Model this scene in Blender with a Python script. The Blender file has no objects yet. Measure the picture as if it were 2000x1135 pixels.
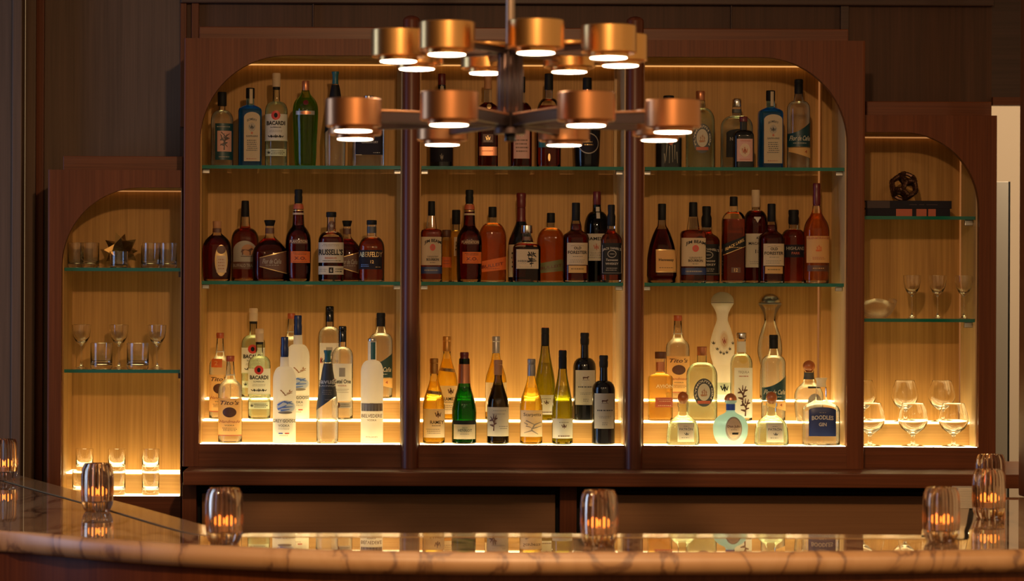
import bpy, bmesh, math, random
from mathutils import Vector, Matrix
random.seed(4)
S = bpy.context.scene
COL = S.collection
PI = math.pi
# ------------------------------------------------------------------ camera
F, VX, VY, RHO, ZE = 5120.0, 760.0, 590.0, 0.004, 1.64      # focal length in px of the 2000 px frame
cam = bpy.data.cameras.new('camera')
cam.sensor_width = 36; cam.lens = 36 * F / 2000
cam.shift_x = (1000 - VX) / 2000; cam.shift_y = (VY - 567.5) / 2000
cam.clip_start = .1; cam.clip_end = 60
cam.dof.use_dof = True; cam.dof.focus_distance = 8.08; cam.dof.aperture_fstop = 4.5
co = bpy.data.objects.new('camera', cam); COL.objects.link(co)
co.matrix_world = Matrix.Translation((0, -8, ZE)) @ Matrix.Rotation(PI/2, 4, 'X') @ Matrix.Rotation(RHO, 4, 'Z')
S.camera = co
# ------------------------------------------------------------------ world, lights, exposure
S.view_settings.view_transform = 'Standard'; S.view_settings.look = 'None'
S.view_settings.gamma = 1; S.view_settings.exposure = 0.0; S.view_settings.use_curve_mapping = False
W = bpy.data.worlds.new('world'); S.world = W; W.use_nodes = True
bg = W.node_tree.nodes['Background']; bg.inputs[0].default_value = (1.0, .64, .31, 1); bg.inputs[1].default_value = .36
cy = S.cycles
cy.max_bounces = 14; cy.diffuse_bounces = 4; cy.glossy_bounces = 5; cy.transmission_bounces = 12
cy.transparent_max_bounces = 24; cy.sample_clamp_indirect = 4; cy.blur_glossy = .6
cy.use_denoising = True
def light(name, kind, loc, energy, color, target=None, size=.5, sy=None, spot=None, blend=.6):
    l = bpy.data.lights.new(name, kind); l.energy = energy; l.color = color
    if kind == 'AREA':
        l.shape = 'RECTANGLE'; l.size = size; l.size_y = sy or size
    else: l.shadow_soft_size = size
    if spot: l.spot_size = spot; l.spot_blend = blend
    o = bpy.data.objects.new(name, l); COL.objects.link(o); o.location = loc
    if target is not None:
        o.rotation_euler = (Vector(target) - Vector(loc)).to_track_quat('-Z', 'Y').to_euler()
    return o
# daylight through the window in the left wall
light('window_daylight', 'AREA', (-3.15, -1.2, 1.9), 26, (.26, .52, 1.0), (-.4, -.2, 1.8), 1.3, 1.9)
# recessed ceiling downlights over the guests' side of the bar
for i, (x, y, e) in enumerate(((0.35, -4.6, 230), (-1.5, -4.2, 14), (2.0, -4.2, 28))):
    light('ceiling_downlight', 'SPOT', (x, y, 3.1), e, (1, .60, .30), (x * .8, -2.0, 1.3), .06, spot=1.5, blend=.9)
light('room_beyond_lamp', 'POINT', (2.55, .85, 2.7), 75, (1, .74, .48), size=.15)

# ------------------------------------------------------------------ pixel helpers (2000x1135 frame -> metres at a stated depth)
def unroll(px, py):
    u, v = px - VX, py - VY
    return u + RHO * v, v - RHO * u
def P(px, py, D):
    u, v = unroll(px, py)
    return Vector((u / F * D, D - 8, ZE - v / F * D))
def hx(px, D=8.0): return (px - VX) / F * D
def hz(v, D=8.0): return ZE - v / F * D
ZC = ZE - .543
def C(px, py, z=ZC):
    u, v = unroll(px, py); D = F * (ZE - z) / v
    return (u / F * D, D - 8)
# ------------------------------------------------------------------ materials
MATS = {}
def newmat(name):
    m = bpy.data.materials.new(name); m.use_nodes = True; nt = m.node_tree; nt.nodes.clear()
    out = nt.nodes.new('ShaderNodeOutputMaterial'); MATS[name] = m
    return m, nt, out
def N(nt, t, **kw):
    n = nt.nodes.new(t)
    for k, v in kw.items():
        if k in n.inputs: n.inputs[k].default_value = v
        else: setattr(n, k, v)
    return n
def c4(c): return (c[0], c[1], c[2], 1)
def pbr(name, col, rough=.5, metal=0, **kw):
    m, nt, out = newmat(name)
    b = N(nt, 'ShaderNodeBsdfPrincipled')
    b.inputs['Base Color'].default_value = c4(col); b.inputs['Roughness'].default_value = rough; b.inputs['Metallic'].default_value = metal
    for k, v in kw.items(): b.inputs[k.replace('_', ' ')].default_value = v
    tc = N(nt, 'ShaderNodeTexCoord'); nz = N(nt, 'ShaderNodeTexNoise'); nz.inputs['Scale'].default_value = 60
    mr = N(nt, 'ShaderNodeMapRange'); dv = .008 if metal > .5 else .05; mr.inputs['To Min'].default_value = max(.02, rough - dv); mr.inputs['To Max'].default_value = min(1, rough + dv)
    nt.links.new(tc.outputs['Object'], nz.inputs['Vector']); nt.links.new(nz.outputs['Fac'], mr.inputs['Value'])
    nt.links.new(mr.outputs[0], b.inputs['Roughness']); nt.links.new(b.outputs[0], out.inputs[0])
    return m
def wood(name, c1, c2, grain='Z', rough=.45, spec=.4):
    m, nt, out = newmat(name)
    tc = N(nt, 'ShaderNodeTexCoord'); b = N(nt, 'ShaderNodeBsdfPrincipled')
    def nz(a, l, det, dist=0):
        mp = N(nt, 'ShaderNodeMapping'); n = N(nt, 'ShaderNodeTexNoise')
        sc = {'Z': (a, a, l), 'X': (l, a, a), 'Y': (a, l, a)}[grain]
        mp.inputs['Scale'].default_value = sc; n.inputs['Scale'].default_value = 1; n.inputs['Detail'].default_value = det; n.inputs['Distortion'].default_value = dist
        nt.links.new(tc.outputs['Object'], mp.inputs[0]); nt.links.new(mp.outputs[0], n.inputs['Vector']); return n
    f = nz(170, 3, 5); g = nz(26, .8, 3, .6)
    mx = N(nt, 'ShaderNodeMath', operation='ADD'); a1 = N(nt, 'ShaderNodeMath', operation='MULTIPLY'); a1.inputs[1].default_value = .55
    a2 = N(nt, 'ShaderNodeMath', operation='MULTIPLY'); a2.inputs[1].default_value = .45
    nt.links.new(f.outputs['Fac'], a1.inputs[0]); nt.links.new(g.outputs['Fac'], a2.inputs[0])
    nt.links.new(a1.outputs[0], mx.inputs[0]); nt.links.new(a2.outputs[0], mx.inputs[1])
    r = N(nt, 'ShaderNodeValToRGB'); r.color_ramp.elements[0].position = .36; r.color_ramp.elements[1].position = .64
    r.color_ramp.elements[0].color = c4(c1); r.color_ramp.elements[1].color = c4(c2)
    nt.links.new(mx.outputs[0], r.inputs[0]); nt.links.new(r.outputs[0], b.inputs['Base Color'])
    b.inputs['Roughness'].default_value = rough; b.inputs['Specular IOR Level'].default_value = spec
    bp = N(nt, 'ShaderNodeBump'); bp.inputs['Strength'].default_value = .08; bp.inputs['Distance'].default_value = .002
    nt.links.new(mx.outputs[0], bp.inputs['Height']); nt.links.new(bp.outputs[0], b.inputs['Normal'])
    nt.links.new(b.outputs[0], out.inputs[0]); return m
def emis(name, col, s):
    m, nt, out = newmat(name); e = N(nt, 'ShaderNodeEmission'); e.inputs[0].default_value = c4(col); e.inputs[1].default_value = s
    nt.links.new(e.outputs[0], out.inputs[0]); return m
def shell(name, tint, rough=.02, ior=1.38):            # one wall of glass: tinted see-through plus mirror by Fresnel
    m, nt, out = newmat(name)
    t = N(nt, 'ShaderNodeBsdfTransparent'); t.inputs[0].default_value = c4(tint)
    g = N(nt, 'ShaderNodeBsdfGlossy'); g.inputs['Roughness'].default_value = rough; g.inputs[0].default_value = (1, 1, 1, 1)
    f = N(nt, 'ShaderNodeFresnel'); f.inputs[0].default_value = ior
    mx = N(nt, 'ShaderNodeMixShader'); nt.links.new(f.outputs[0], mx.inputs[0]); nt.links.new(t.outputs[0], mx.inputs[1]); nt.links.new(g.outputs[0], mx.inputs[2])
    nt.links.new(mx.outputs[0], out.inputs[0]); return m
def glass(name, col, ior=1.45, rough=0.0):
    m, nt, out = newmat(name); g = N(nt, 'ShaderNodeBsdfGlass'); g.inputs['Color'].default_value = c4(col); g.inputs['Roughness'].default_value = rough; g.inputs['IOR'].default_value = ior
    nt.links.new(g.outputs[0], out.inputs[0]); return m
def liq(name, col, ior=1.2, haze=.14, gl=.3):      # clear-ish liquid: mostly see-through, part refracting, a little scattering
    m, nt, out = newmat(name)
    t = N(nt, 'ShaderNodeBsdfTransparent'); t.inputs[0].default_value = c4(col); g = N(nt, 'ShaderNodeBsdfGlass'); g.inputs['Color'].default_value = c4(col); g.inputs['IOR'].default_value = ior
    h = N(nt, 'ShaderNodeBsdfTranslucent'); h.inputs[0].default_value = c4(col)
    a = N(nt, 'ShaderNodeMixShader'); a.inputs[0].default_value = gl; nt.links.new(t.outputs[0], a.inputs[1]); nt.links.new(g.outputs[0], a.inputs[2])
    b = N(nt, 'ShaderNodeMixShader'); b.inputs[0].default_value = haze; nt.links.new(a.outputs[0], b.inputs[1]); nt.links.new(h.outputs[0], b.inputs[2])
    nt.links.new(b.outputs[0], out.inputs[0]); return m
def frost(name, col, tr=.5, thru=.15):
    m, nt, out = newmat(name)
    d = N(nt, 'ShaderNodeBsdfPrincipled'); d.inputs['Base Color'].default_value = c4(col); d.inputs['Roughness'].default_value = .4
    t = N(nt, 'ShaderNodeBsdfTranslucent'); t.inputs[0].default_value = c4(col); x = N(nt, 'ShaderNodeBsdfTransparent'); x.inputs[0].default_value = c4(col)
    a = N(nt, 'ShaderNodeMixShader'); a.inputs[0].default_value = tr; nt.links.new(d.outputs[0], a.inputs[1]); nt.links.new(t.outputs[0], a.inputs[2])
    b = N(nt, 'ShaderNodeMixShader'); b.inputs[0].default_value = thru; nt.links.new(a.outputs[0], b.inputs[1]); nt.links.new(x.outputs[0], b.inputs[2])
    nt.links.new(b.outputs[0], out.inputs[0]); return m
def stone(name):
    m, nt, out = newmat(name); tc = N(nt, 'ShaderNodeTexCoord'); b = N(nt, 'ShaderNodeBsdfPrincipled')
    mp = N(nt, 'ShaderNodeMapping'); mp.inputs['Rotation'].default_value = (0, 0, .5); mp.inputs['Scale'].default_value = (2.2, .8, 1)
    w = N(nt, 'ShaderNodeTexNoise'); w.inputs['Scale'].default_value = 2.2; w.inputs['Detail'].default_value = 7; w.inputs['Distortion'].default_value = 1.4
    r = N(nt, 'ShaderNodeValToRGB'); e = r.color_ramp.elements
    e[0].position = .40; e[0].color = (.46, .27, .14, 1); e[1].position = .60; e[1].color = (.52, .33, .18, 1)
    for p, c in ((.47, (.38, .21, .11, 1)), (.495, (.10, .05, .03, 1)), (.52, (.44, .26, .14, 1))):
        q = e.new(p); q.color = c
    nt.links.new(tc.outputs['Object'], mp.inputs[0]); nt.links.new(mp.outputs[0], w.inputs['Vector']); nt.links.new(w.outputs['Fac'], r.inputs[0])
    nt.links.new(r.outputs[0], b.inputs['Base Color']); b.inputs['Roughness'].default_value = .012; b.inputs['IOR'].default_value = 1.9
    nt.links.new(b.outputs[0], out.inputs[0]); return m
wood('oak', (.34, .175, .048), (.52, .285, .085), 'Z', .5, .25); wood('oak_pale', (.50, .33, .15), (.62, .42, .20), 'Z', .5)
wood('oak_riser', (.42, .23, .075), (.56, .33, .115), 'X', .5)
wood('walnut', (.105, .026, .0065), (.170, .045, .012), 'Z', .42, .22)
wood('walnut_rail', (.105, .027, .007), (.175, .047, .013), 'X', .36, .3)
wood('panel_dark', (.065, .028, .015), (.10, .042, .022), 'Z', .5, .25)
wood('walnut_gloss', (.085, .018, .005), (.14, .032, .009), 'Z', .36, .4)
wood('panel_wood', (.105, .062, .037), (.15, .088, .052), 'Z', .5, .25)
wood('dark_wood', (.045, .02, .012), (.075, .032, .02), 'X', .45)
wood('door_panel', (.26, .115, .04), (.31, .14, .05), 'X', .5)
stone('stone'); stone('stone_edge')
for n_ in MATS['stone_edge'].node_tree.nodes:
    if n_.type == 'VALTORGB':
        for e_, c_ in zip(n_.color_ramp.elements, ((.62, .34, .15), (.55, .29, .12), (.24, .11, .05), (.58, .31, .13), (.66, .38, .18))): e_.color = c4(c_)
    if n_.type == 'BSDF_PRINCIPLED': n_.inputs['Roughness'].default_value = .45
pbr('strip', (.46, .28, .13), .10, 0, IOR=1.9)
pbr('black', (.008, .008, .009), .6, 0, Specular_IOR_Level=.25); pbr('black_gloss', (.006, .006, .007), .12)
pbr('steel', (.55, .53, .5), .28, 1); pbr('silver', (.8, .78, .74), .22, 1); pbr('grey_cap', (.38, .35, .32), .35, .4)
pbr('bronze_dark', (.09, .06, .055), .38, .85)
pbr('copper', (.66, .29, .12), .32, 1); pbr('copper_lit', (.90, .48, .16), .27, 1); pbr('stem_metal', (.40, .31, .24), .45, .8)  # upper drums' copper: light reflected from neighbouring lamps put into a golder colour
pbr('plaster', (.72, .60, .45), .8); pbr('grey_panel', (.55, .53, .46), .5); pbr('floor_tile', (.08, .05, .035), .4)
def paper(name, col, tr=.42):
    m, nt, out = newmat(name)
    d = N(nt, 'ShaderNodeBsdfPrincipled'); d.inputs['Base Color'].default_value = c4(col); d.inputs['Roughness'].default_value = .55; d.inputs['Specular IOR Level'].default_value = .3
    tc = N(nt, 'ShaderNodeTexCoord'); nz = N(nt, 'ShaderNodeTexNoise'); nz.inputs['Scale'].default_value = 400; bp = N(nt, 'ShaderNodeBump'); bp.inputs['Strength'].default_value = .03
    nt.links.new(tc.outputs['Object'], nz.inputs['Vector']); nt.links.new(nz.outputs['Fac'], bp.inputs['Height']); nt.links.new(bp.outputs[0], d.inputs['Normal'])
    t = N(nt, 'ShaderNodeBsdfTranslucent'); t.inputs[0].default_value = c4(col); a = N(nt, 'ShaderNodeMixShader'); a.inputs[0].default_value = tr
    nt.links.new(d.outputs[0], a.inputs[1]); nt.links.new(t.outputs[0], a.inputs[2]); nt.links.new(a.outputs[0], out.inputs[0])
paper('cream', (.86, .78, .63)); paper('white', (.90, .88, .82)); paper('ivory', (.84, .68, .47))
paper('tan', (.90, .56, .22)); paper('orange', (.75, .17, .04), .2); pbr('red', (.55, .035, .02), .45); pbr('rust', (.42, .085, .035), .5)
pbr('maroon', (.12, .012, .014), .35); pbr('brown', (.10, .035, .018), .5); pbr('cork', (.42, .20, .09), .6); pbr('amber_cork', (.38, .11, .03), .3)
pbr('gold', (.62, .42, .18), .3, .6); pbr('navy', (.012, .028, .12), .4); pbr('blue', (.02, .07, .42), .35); pbr('cap_blue', (.008, .022, .09), .3)
pbr('sky', (.14, .28, .75), .5); paper('pale_blue', (.66, .74, .90)); pbr('teal', (.01, .10, .12), .4); pbr('deep_teal', (.008, .045, .055), .4); pbr('green', (.05, .30, .06), .45)
pbr('olive', (.13, .13, .04), .5); pbr('slate', (.05, .055, .06), .5); pbr('pink', (.50, .27, .22), .5); pbr('mid_grey', (.33, .29, .24), .5)
pbr('copper_cap', (.60, .24, .12), .3, .7); pbr('cap_red', (.42, .09, .03), .35); pbr('sage', (.55, .60, .42), .5); pbr('gold_foil', (.55, .27, .06), .32, .5)
pbr('star_bronze', (.20, .12, .035), .32, .8); pbr('sphere_metal', (.14, .07, .045), .3, .8); pbr('book_navy', (.014, .012, .02), .6, 0, Specular_IOR_Level=.15); pbr('book_grey', (.07, .05, .052), .6, 0, Specular_IOR_Level=.15); liq('bowl_glass', (.99, .94, .88), 1.3, .12, .5); pbr('paper', (.6, .5, .38), .7)
shell('g_clear', (.985, .985, .97)); shell('g_green', (.93, .965, .89)); shell('g_blue', (.50, .78, 1.0)); shell('g_tanq', (.64, .76, .36)); shell('g_champ', (.12, .42, .09))
shell('g_olive', (.66, .66, .22)); shell('g_dkolive', (.34, .31, .10)); shell('g_gold', (.98, .92, .62)); shell('g_jame', (.10, .16, .05)); shell('shelf_glass', (.93, .97, .94), .01, 1.4)
liq('l_clear', (.99, .98, .95), 1.2, .12); liq('l_green', (.965, .985, .93), 1.2, .15); liq('l_blue', (.30, .70, 1.0), 1.2, .3)
glass('l_dark', (.44, .10, .03), 1.34); glass('l_amber', (.66, .27, .08), 1.3); liq('l_light', (.86, .50, .15), 1.25, .12, .5); liq('l_gold', (.98, .86, .34), 1.2, .14)
liq('l_rep', (.98, .82, .42), 1.2, .15); liq('l_tanq', (.66, .82, .30), 1.2, .2, .3); liq('l_champ', (.25, .60, .16), 1.25, .2); liq('l_olive', (.80, .78, .26), 1.2, .15); glass('l_dkolive', (.50, .45, .18), 1.35)
glass('crystal', (1, 1, 1), 1.5); glass('candle_glass', (.95, .86, .77), 1.46, .05)
frost('frosted', (.97, .95, .88), .6, .10); frost('frost_blue', (.62, .86, .92), .55, .12); frost('frost_clear', (.9, .86, .74), .5, .35)
emis('led', (1, .71, .28), 4.1); emis('led_lip', (1, .78, .43), 22); emis('led_dim', (1, .36, .10), .28); emis('led_dim2', (1, .42, .13), .45); emis('led_soft', (1, .46, .13), .9); emis('lens', (1, .80, .55), 14); emis('flame', (1, .24, .035), 4)
m, nt, out = newmat('shelf_edge')
b = N(nt, 'ShaderNodeBsdfPrincipled'); b.inputs['Base Color'].default_value = (.01, .22, .15, 1); b.inputs['Roughness'].default_value = .12; b.inputs['Transmission Weight'].default_value = .45
nt.links.new(b.outputs[0], out.inputs[0])
# brushed copper: fine vertical variation
# ------------------------------------------------------------------ mesh helpers
def link(name, bm, mat, parent=None, smooth=False, loc=None):
    me = bpy.data.meshes.new(name); bm.normal_update(); bm.to_mesh(me); bm.free()
    if mat: me.materials.append(MATS[mat])
    if smooth:
        for p in me.polygons: p.use_smooth = True
        if smooth != 'all':
            try: me.set_sharp_from_angle(angle=.7)
            except Exception: pass
    o = bpy.data.objects.new(name, me); COL.objects.link(o)
    if parent is not None: o.parent = parent
    if loc is not None: o.location = loc
    return o
def empty(name, loc, label, cat, group=None):
    o = bpy.data.objects.new(name, None); COL.objects.link(o); o.location = loc; o.empty_display_size = .05
    return tag(o, label, cat, group)
def tag(o, label, cat, group=None):
    o['label'] = label; o['category'] = cat
    if group: o['group'] = group
    return o
def struct(o, label=None, cat='wall'):
    o['kind'] = 'structure'
    if label: o['label'] = label; o['category'] = cat
    return o
def box(bm, x0, x1, y0, y1, z0, z1, bev=0):
    r = bmesh.ops.create_cube(bm, size=1, matrix=Matrix.Translation(((x0+x1)/2, (y0+y1)/2, (z0+z1)/2)) @ Matrix.Diagonal((abs(x1-x0), abs(y1-y0), abs(z1-z0), 1)))
    if bev:
        es = list({e for v in r['verts'] for e in v.link_edges})
        bmesh.ops.bevel(bm, geom=es, offset=bev, segments=2, affect='EDGES', profile=.6)
def boxo(name, x0, x1, y0, y1, z0, z1, mat, parent=None, bev=0):
    bm = bmesh.new(); box(bm, x0, x1, y0, y1, z0, z1, bev); return link(name, bm, mat, parent)
def lathe(bm, prof, seg=32, n=2.0, br=1.0, cx=0, cy=0, close=True, flute=0, fl=0):
    """prof: (r, z) from bottom to top; superellipse section"""
    rings = []
    for r, z in prof:
        ring = []
        for k in range(seg):
            a = 2*PI*k/seg + PI/seg; c, s = math.cos(a), math.sin(a)
            q = 1/((abs(c)**n + abs(s)**n)**(1/n)) if n != 2 else 1
            if flute: q *= 1 - fl*(.5+.5*math.cos(flute*a))
            ring.append(bm.verts.new((cx + r*q*c, cy + r*q*s*br, z)))
        rings.append(ring)
    for i in range(len(rings)-1):
        for k in range(seg):
            bm.faces.new((rings[i][k], rings[i][(k+1) % seg], rings[i+1][(k+1) % seg], rings[i+1][k]))
    if close:
        bm.faces.new(list(reversed(rings[0]))); bm.faces.new(rings[-1])
    return rings
def prism(bm, pts, y0, y1):                      # polygon in XZ extruded along Y
    a = [bm.verts.new((x, y0, z)) for x, z in pts]; b_ = [bm.verts.new((x, y1, z)) for x, z in pts]
    bm.faces.new(a); bm.faces.new(list(reversed(b_)))
    for i in range(len(pts)):
        j = (i+1) % len(pts); bm.faces.new((a[i], b_[i], b_[j], a[j]))
    bmesh.ops.recalc_face_normals(bm, faces=bm.faces)
def pchip(pts):
    xs = [p[0] for p in pts]; ys = [p[1] for p in pts]; n = len(xs)
    h = [xs[i+1]-xs[i] for i in range(n-1)]; d = [(ys[i+1]-ys[i])/h[i] for i in range(n-1)]
    m = [0]*n; m[0] = d[0]; m[-1] = d[-1]
    for i in range(1, n-1):
        if d[i-1]*d[i] > 0:
            w1, w2 = 2*h[i]+h[i-1], h[i]+2*h[i-1]; m[i] = (w1+w2)/(w1/d[i-1]+w2/d[i])
    def f(x):
        if x <= xs[0]: return ys[0]
        if x >= xs[-1]: return ys[-1]
        i = max(k for k in range(n-1) if xs[k] <= x); t = (x-xs[i])/h[i]
        return (ys[i]*(1+2*t)*(1-t)**2 + m[i]*h[i]*t*(1-t)**2 + ys[i+1]*t*t*(3-2*t) + m[i+1]*h[i]*t*t*(t-1))
    return f
# ------------------------------------------------------------------ lettering
TC = {}
def textmesh(s, shear=0, bold=0):
    key = (s, shear, bold)
    if key not in TC:
        cu = bpy.data.curves.new('t', 'FONT'); cu.body = s; cu.shear = shear; cu.offset = bold; cu.resolution_u = 2; cu.fill_mode = 'BOTH'
        o = bpy.data.objects.new('t', cu); COL.objects.link(o)
        bpy.context.view_layer.update()
        me = o.to_mesh(); vs = [(v.co.x, v.co.y) for v in me.vertices]; ps = [list(p.vertices) for p in me.polygons]
        o.to_mesh_clear(); bpy.data.objects.remove(o); bpy.data.curves.remove(cu)
        x0, x1 = min(v[0] for v in vs), max(v[0] for v in vs); y0, y1 = min(v[1] for v in vs), max(v[1] for v in vs)
        TC[key] = ([((x-x0)/(x1-x0)-.5, (y-y0)/(y1-y0)-.5) for x, y in vs], ps)
    return TC[key]
# ------------------------------------------------------------------ bottles
def rows(*r): return list(r)
class Bottle:
    def __init__(s, name, cx, top, D, zb, hw, T, label, group, cat='bottle'):
        s.T = T; s.a = hw/F*D; p = P(cx, top, D); s.H = p.z - zb
        s.root = empty(name, (p.x, D-8, zb), label, cat, group)
        s.w = pchip(T['prof']); s.n = T.get('n', 2); s.br = T.get('br', 1)
        tt = T['prof'][-1][0]; ts = sorted(set([q[0] for q in T['prof']] + [tt*k/36 for k in range(37)]))
        bm = bmesh.new(); lathe(bm, [(s.a*s.w(t), s.H*t) for t in ts], 40 if s.n > 2 else 32, s.n, s.br, flute=T.get('flute', 0), fl=T.get('fl', 0))
        s.body = link('glass_body', bm, T['glass'], s.root, True)
        if T.get('liq'):
            lm, fill = T['liq']; t0 = .03
            ls = sorted([t0] + [q for q in ts if t0 < q < fill] + [fill])
            bm = bmesh.new(); lathe(bm, [((s.a*s.w(t)*.95-.0006)*(.9 if t == t0 else 1), s.H*t) for t in ls], 40 if s.n > 2 else 32, s.n, s.br)
            link('liquid', bm, lm, s.root, True)
        for b in T.get('bands', ()):
            t0, t1, mt = b[:3]; bm = bmesh.new(); ts2 = [t0 + (t1-t0)*k/5 for k in range(6)]
            nn, bb = (s.n, s.br) if len(b) > 3 else (s.n, s.br)
            lathe(bm, [(s.a*s.w(t)+.0008, s.H*t) for t in ts2], 32, nn, bb)
            link('neck_band', bm, mt, s.root, True)
        c = T.get('cap')
        if c:
            t0, t1, w0, w1, mt = c[:5]; st = c[5] if len(c) > 5 else 'cyl'
            if st == 'cyl': pr = [(w0*.97, t0), (w0, t0+.004), ((w0+w1)/2, (t0+t1)/2), (w1, t1-.008), (w1*.9, t1)]
            elif st == 'bulge': pr = [(w0*.9, t0), (w0, t0+.02), (w0*1.02, t0+(t1-t0)*.45), (w1*.93, t0+(t1-t0)*.6), (w1, t0+(t1-t0)*.75), (w1, t1-.01), (w1*.88, t1)]
            elif st == 'screw': pr = [(w0, t0), (w0, t0+(t1-t0)*.62), (w0*.96, t0+(t1-t0)*.64), (w0*.96, t0+(t1-t0)*.68), (w1*1.04, t0+(t1-t0)*.7), (w1*1.04, t1-.012), (w1*.92, t1)]
            elif st == 'ball': pr = [(w0*.5, t0)] + [(w1*math.sin(x), t0+(t1-t0)*(.5-.5*math.cos(x))) for x in [PI*k/10 for k in range(2, 10)]] + [(w1*.08, t1)]
            elif st == 'dome': pr = [(w0*.9, t0), (w0, t0+.008)] + [(w1*math.cos(x), t0+.008+(t1-t0-.008)*math.sin(x)) for x in [PI/2*k/8 for k in range(1, 8)]] + [(.03, t1)]
            elif st == 'flare': pr = [(w0, t0), (w0*.9, t0+(t1-t0)*.4), (w0*.95, t0+(t1-t0)*.7), (w1, t1-.01), (w1*.93, t1)]
            bm = bmesh.new(); lathe(bm, [(s.a*r, s.H*t) for r, t in pr], 28); s.cap = link('cap', bm, mt, s.root, True)
            if T.get('captop'):
                bm = bmesh.new(); lathe(bm, [(s.a*w1*.93, s.H*(t1-.004)), (s.a*w1*.93, s.H*t1+.0006)], 28); link('cap_top', bm, T['captop'], s.cap, True)
            if T.get('capmark'):
                x0, x1, ta, tb, mm = T['capmark']; bm = bmesh.new(); g = []
                for i in range(5):
                    x = x0+(x1-x0)*i/4; y = -math.sqrt(max(1e-4, (w0*1.03)**2-x*x)); g.append((bm.verts.new((x*s.a, y*s.a, ta*s.H)), bm.verts.new((x*s.a, y*s.a, tb*s.H))))
                for i in range(4): bm.faces.new((g[i][0], g[i+1][0], g[i+1][1], g[i][1]))
                link('seal_strip', bm, mm, s.cap)
        for L in T.get('labels', ()): s.label(L)
    def pt(s, x, t, off):
        W_ = s.w(t); xx = max(-W_*.99, min(W_*.99, x)); q = abs(xx)/W_
        y = -(s.br*s.a*W_*(max(0, 1-q**s.n))**(1/s.n)) - off
        k = 1 + off/(s.a*W_)*q
        return (xx*s.a*k, y, t*s.H)
    def patch(s, x0, x1, fb, ft, off, mat, name, parent, nz=8):
        bm = bmesh.new(); nx = 22; g = []
        for i in range(nx+1):
            f = i/nx; f = .5-.5*math.cos(PI*f); x = x0+(x1-x0)*f; a, b_ = fb(x), ft(x)
            g.append([bm.verts.new(s.pt(x, a+(b_-a)*j/nz, off)) for j in range(nz+1)])
        for i in range(nx):
            for j in range(nz): bm.faces.new((g[i][j], g[i+1][j], g[i+1][j+1], g[i][j+1]))
        bmesh.ops.remove_doubles(bm, verts=bm.verts, dist=1e-6)
        return link(name, bm, mat, parent, True)
    def shape(s, sh, off, name, parent):
        k, mat = sh[0], sh[1]
        if k == 'rect': x0, x1, t0, t1 = sh[2:6]; return s.patch(x0, x1, lambda x: t0, lambda x: t1, off, mat, name, parent)
        if k == 'oval':
            cx, ct, rx, rt = sh[2:6]; e = lambda x: rt*math.sqrt(max(0, 1-((x-cx)/rx)**2))
            return s.patch(cx-rx, cx+rx, lambda x: ct-e(x), lambda x: ct+e(x), off, mat, name, parent)
        if k == 'arch':
            x0, x1, t0, t1, rise = sh[2:7]; cx, r = (x0+x1)/2, (x1-x0)/2
            return s.patch(x0, x1, lambda x: t0, lambda x: t1-rise+rise*math.sqrt(max(0, 1-((x-cx)/r)**2)), off, mat, name, parent)
        if k == 'quad':   # x0,x1, bottom left,bottom right, top left,top right, sag
            x0, x1, bl, br_, tl, tr = sh[2:8]; sg = sh[8] if len(sh) > 8 else 0
            u = lambda x: (x-x0)/(x1-x0)
            return s.patch(x0, x1, lambda x: bl+(br_-bl)*u(x), lambda x: tl+(tr-tl)*u(x)-sg*4*u(x)*(1-u(x)), off, mat, name, parent)
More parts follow.
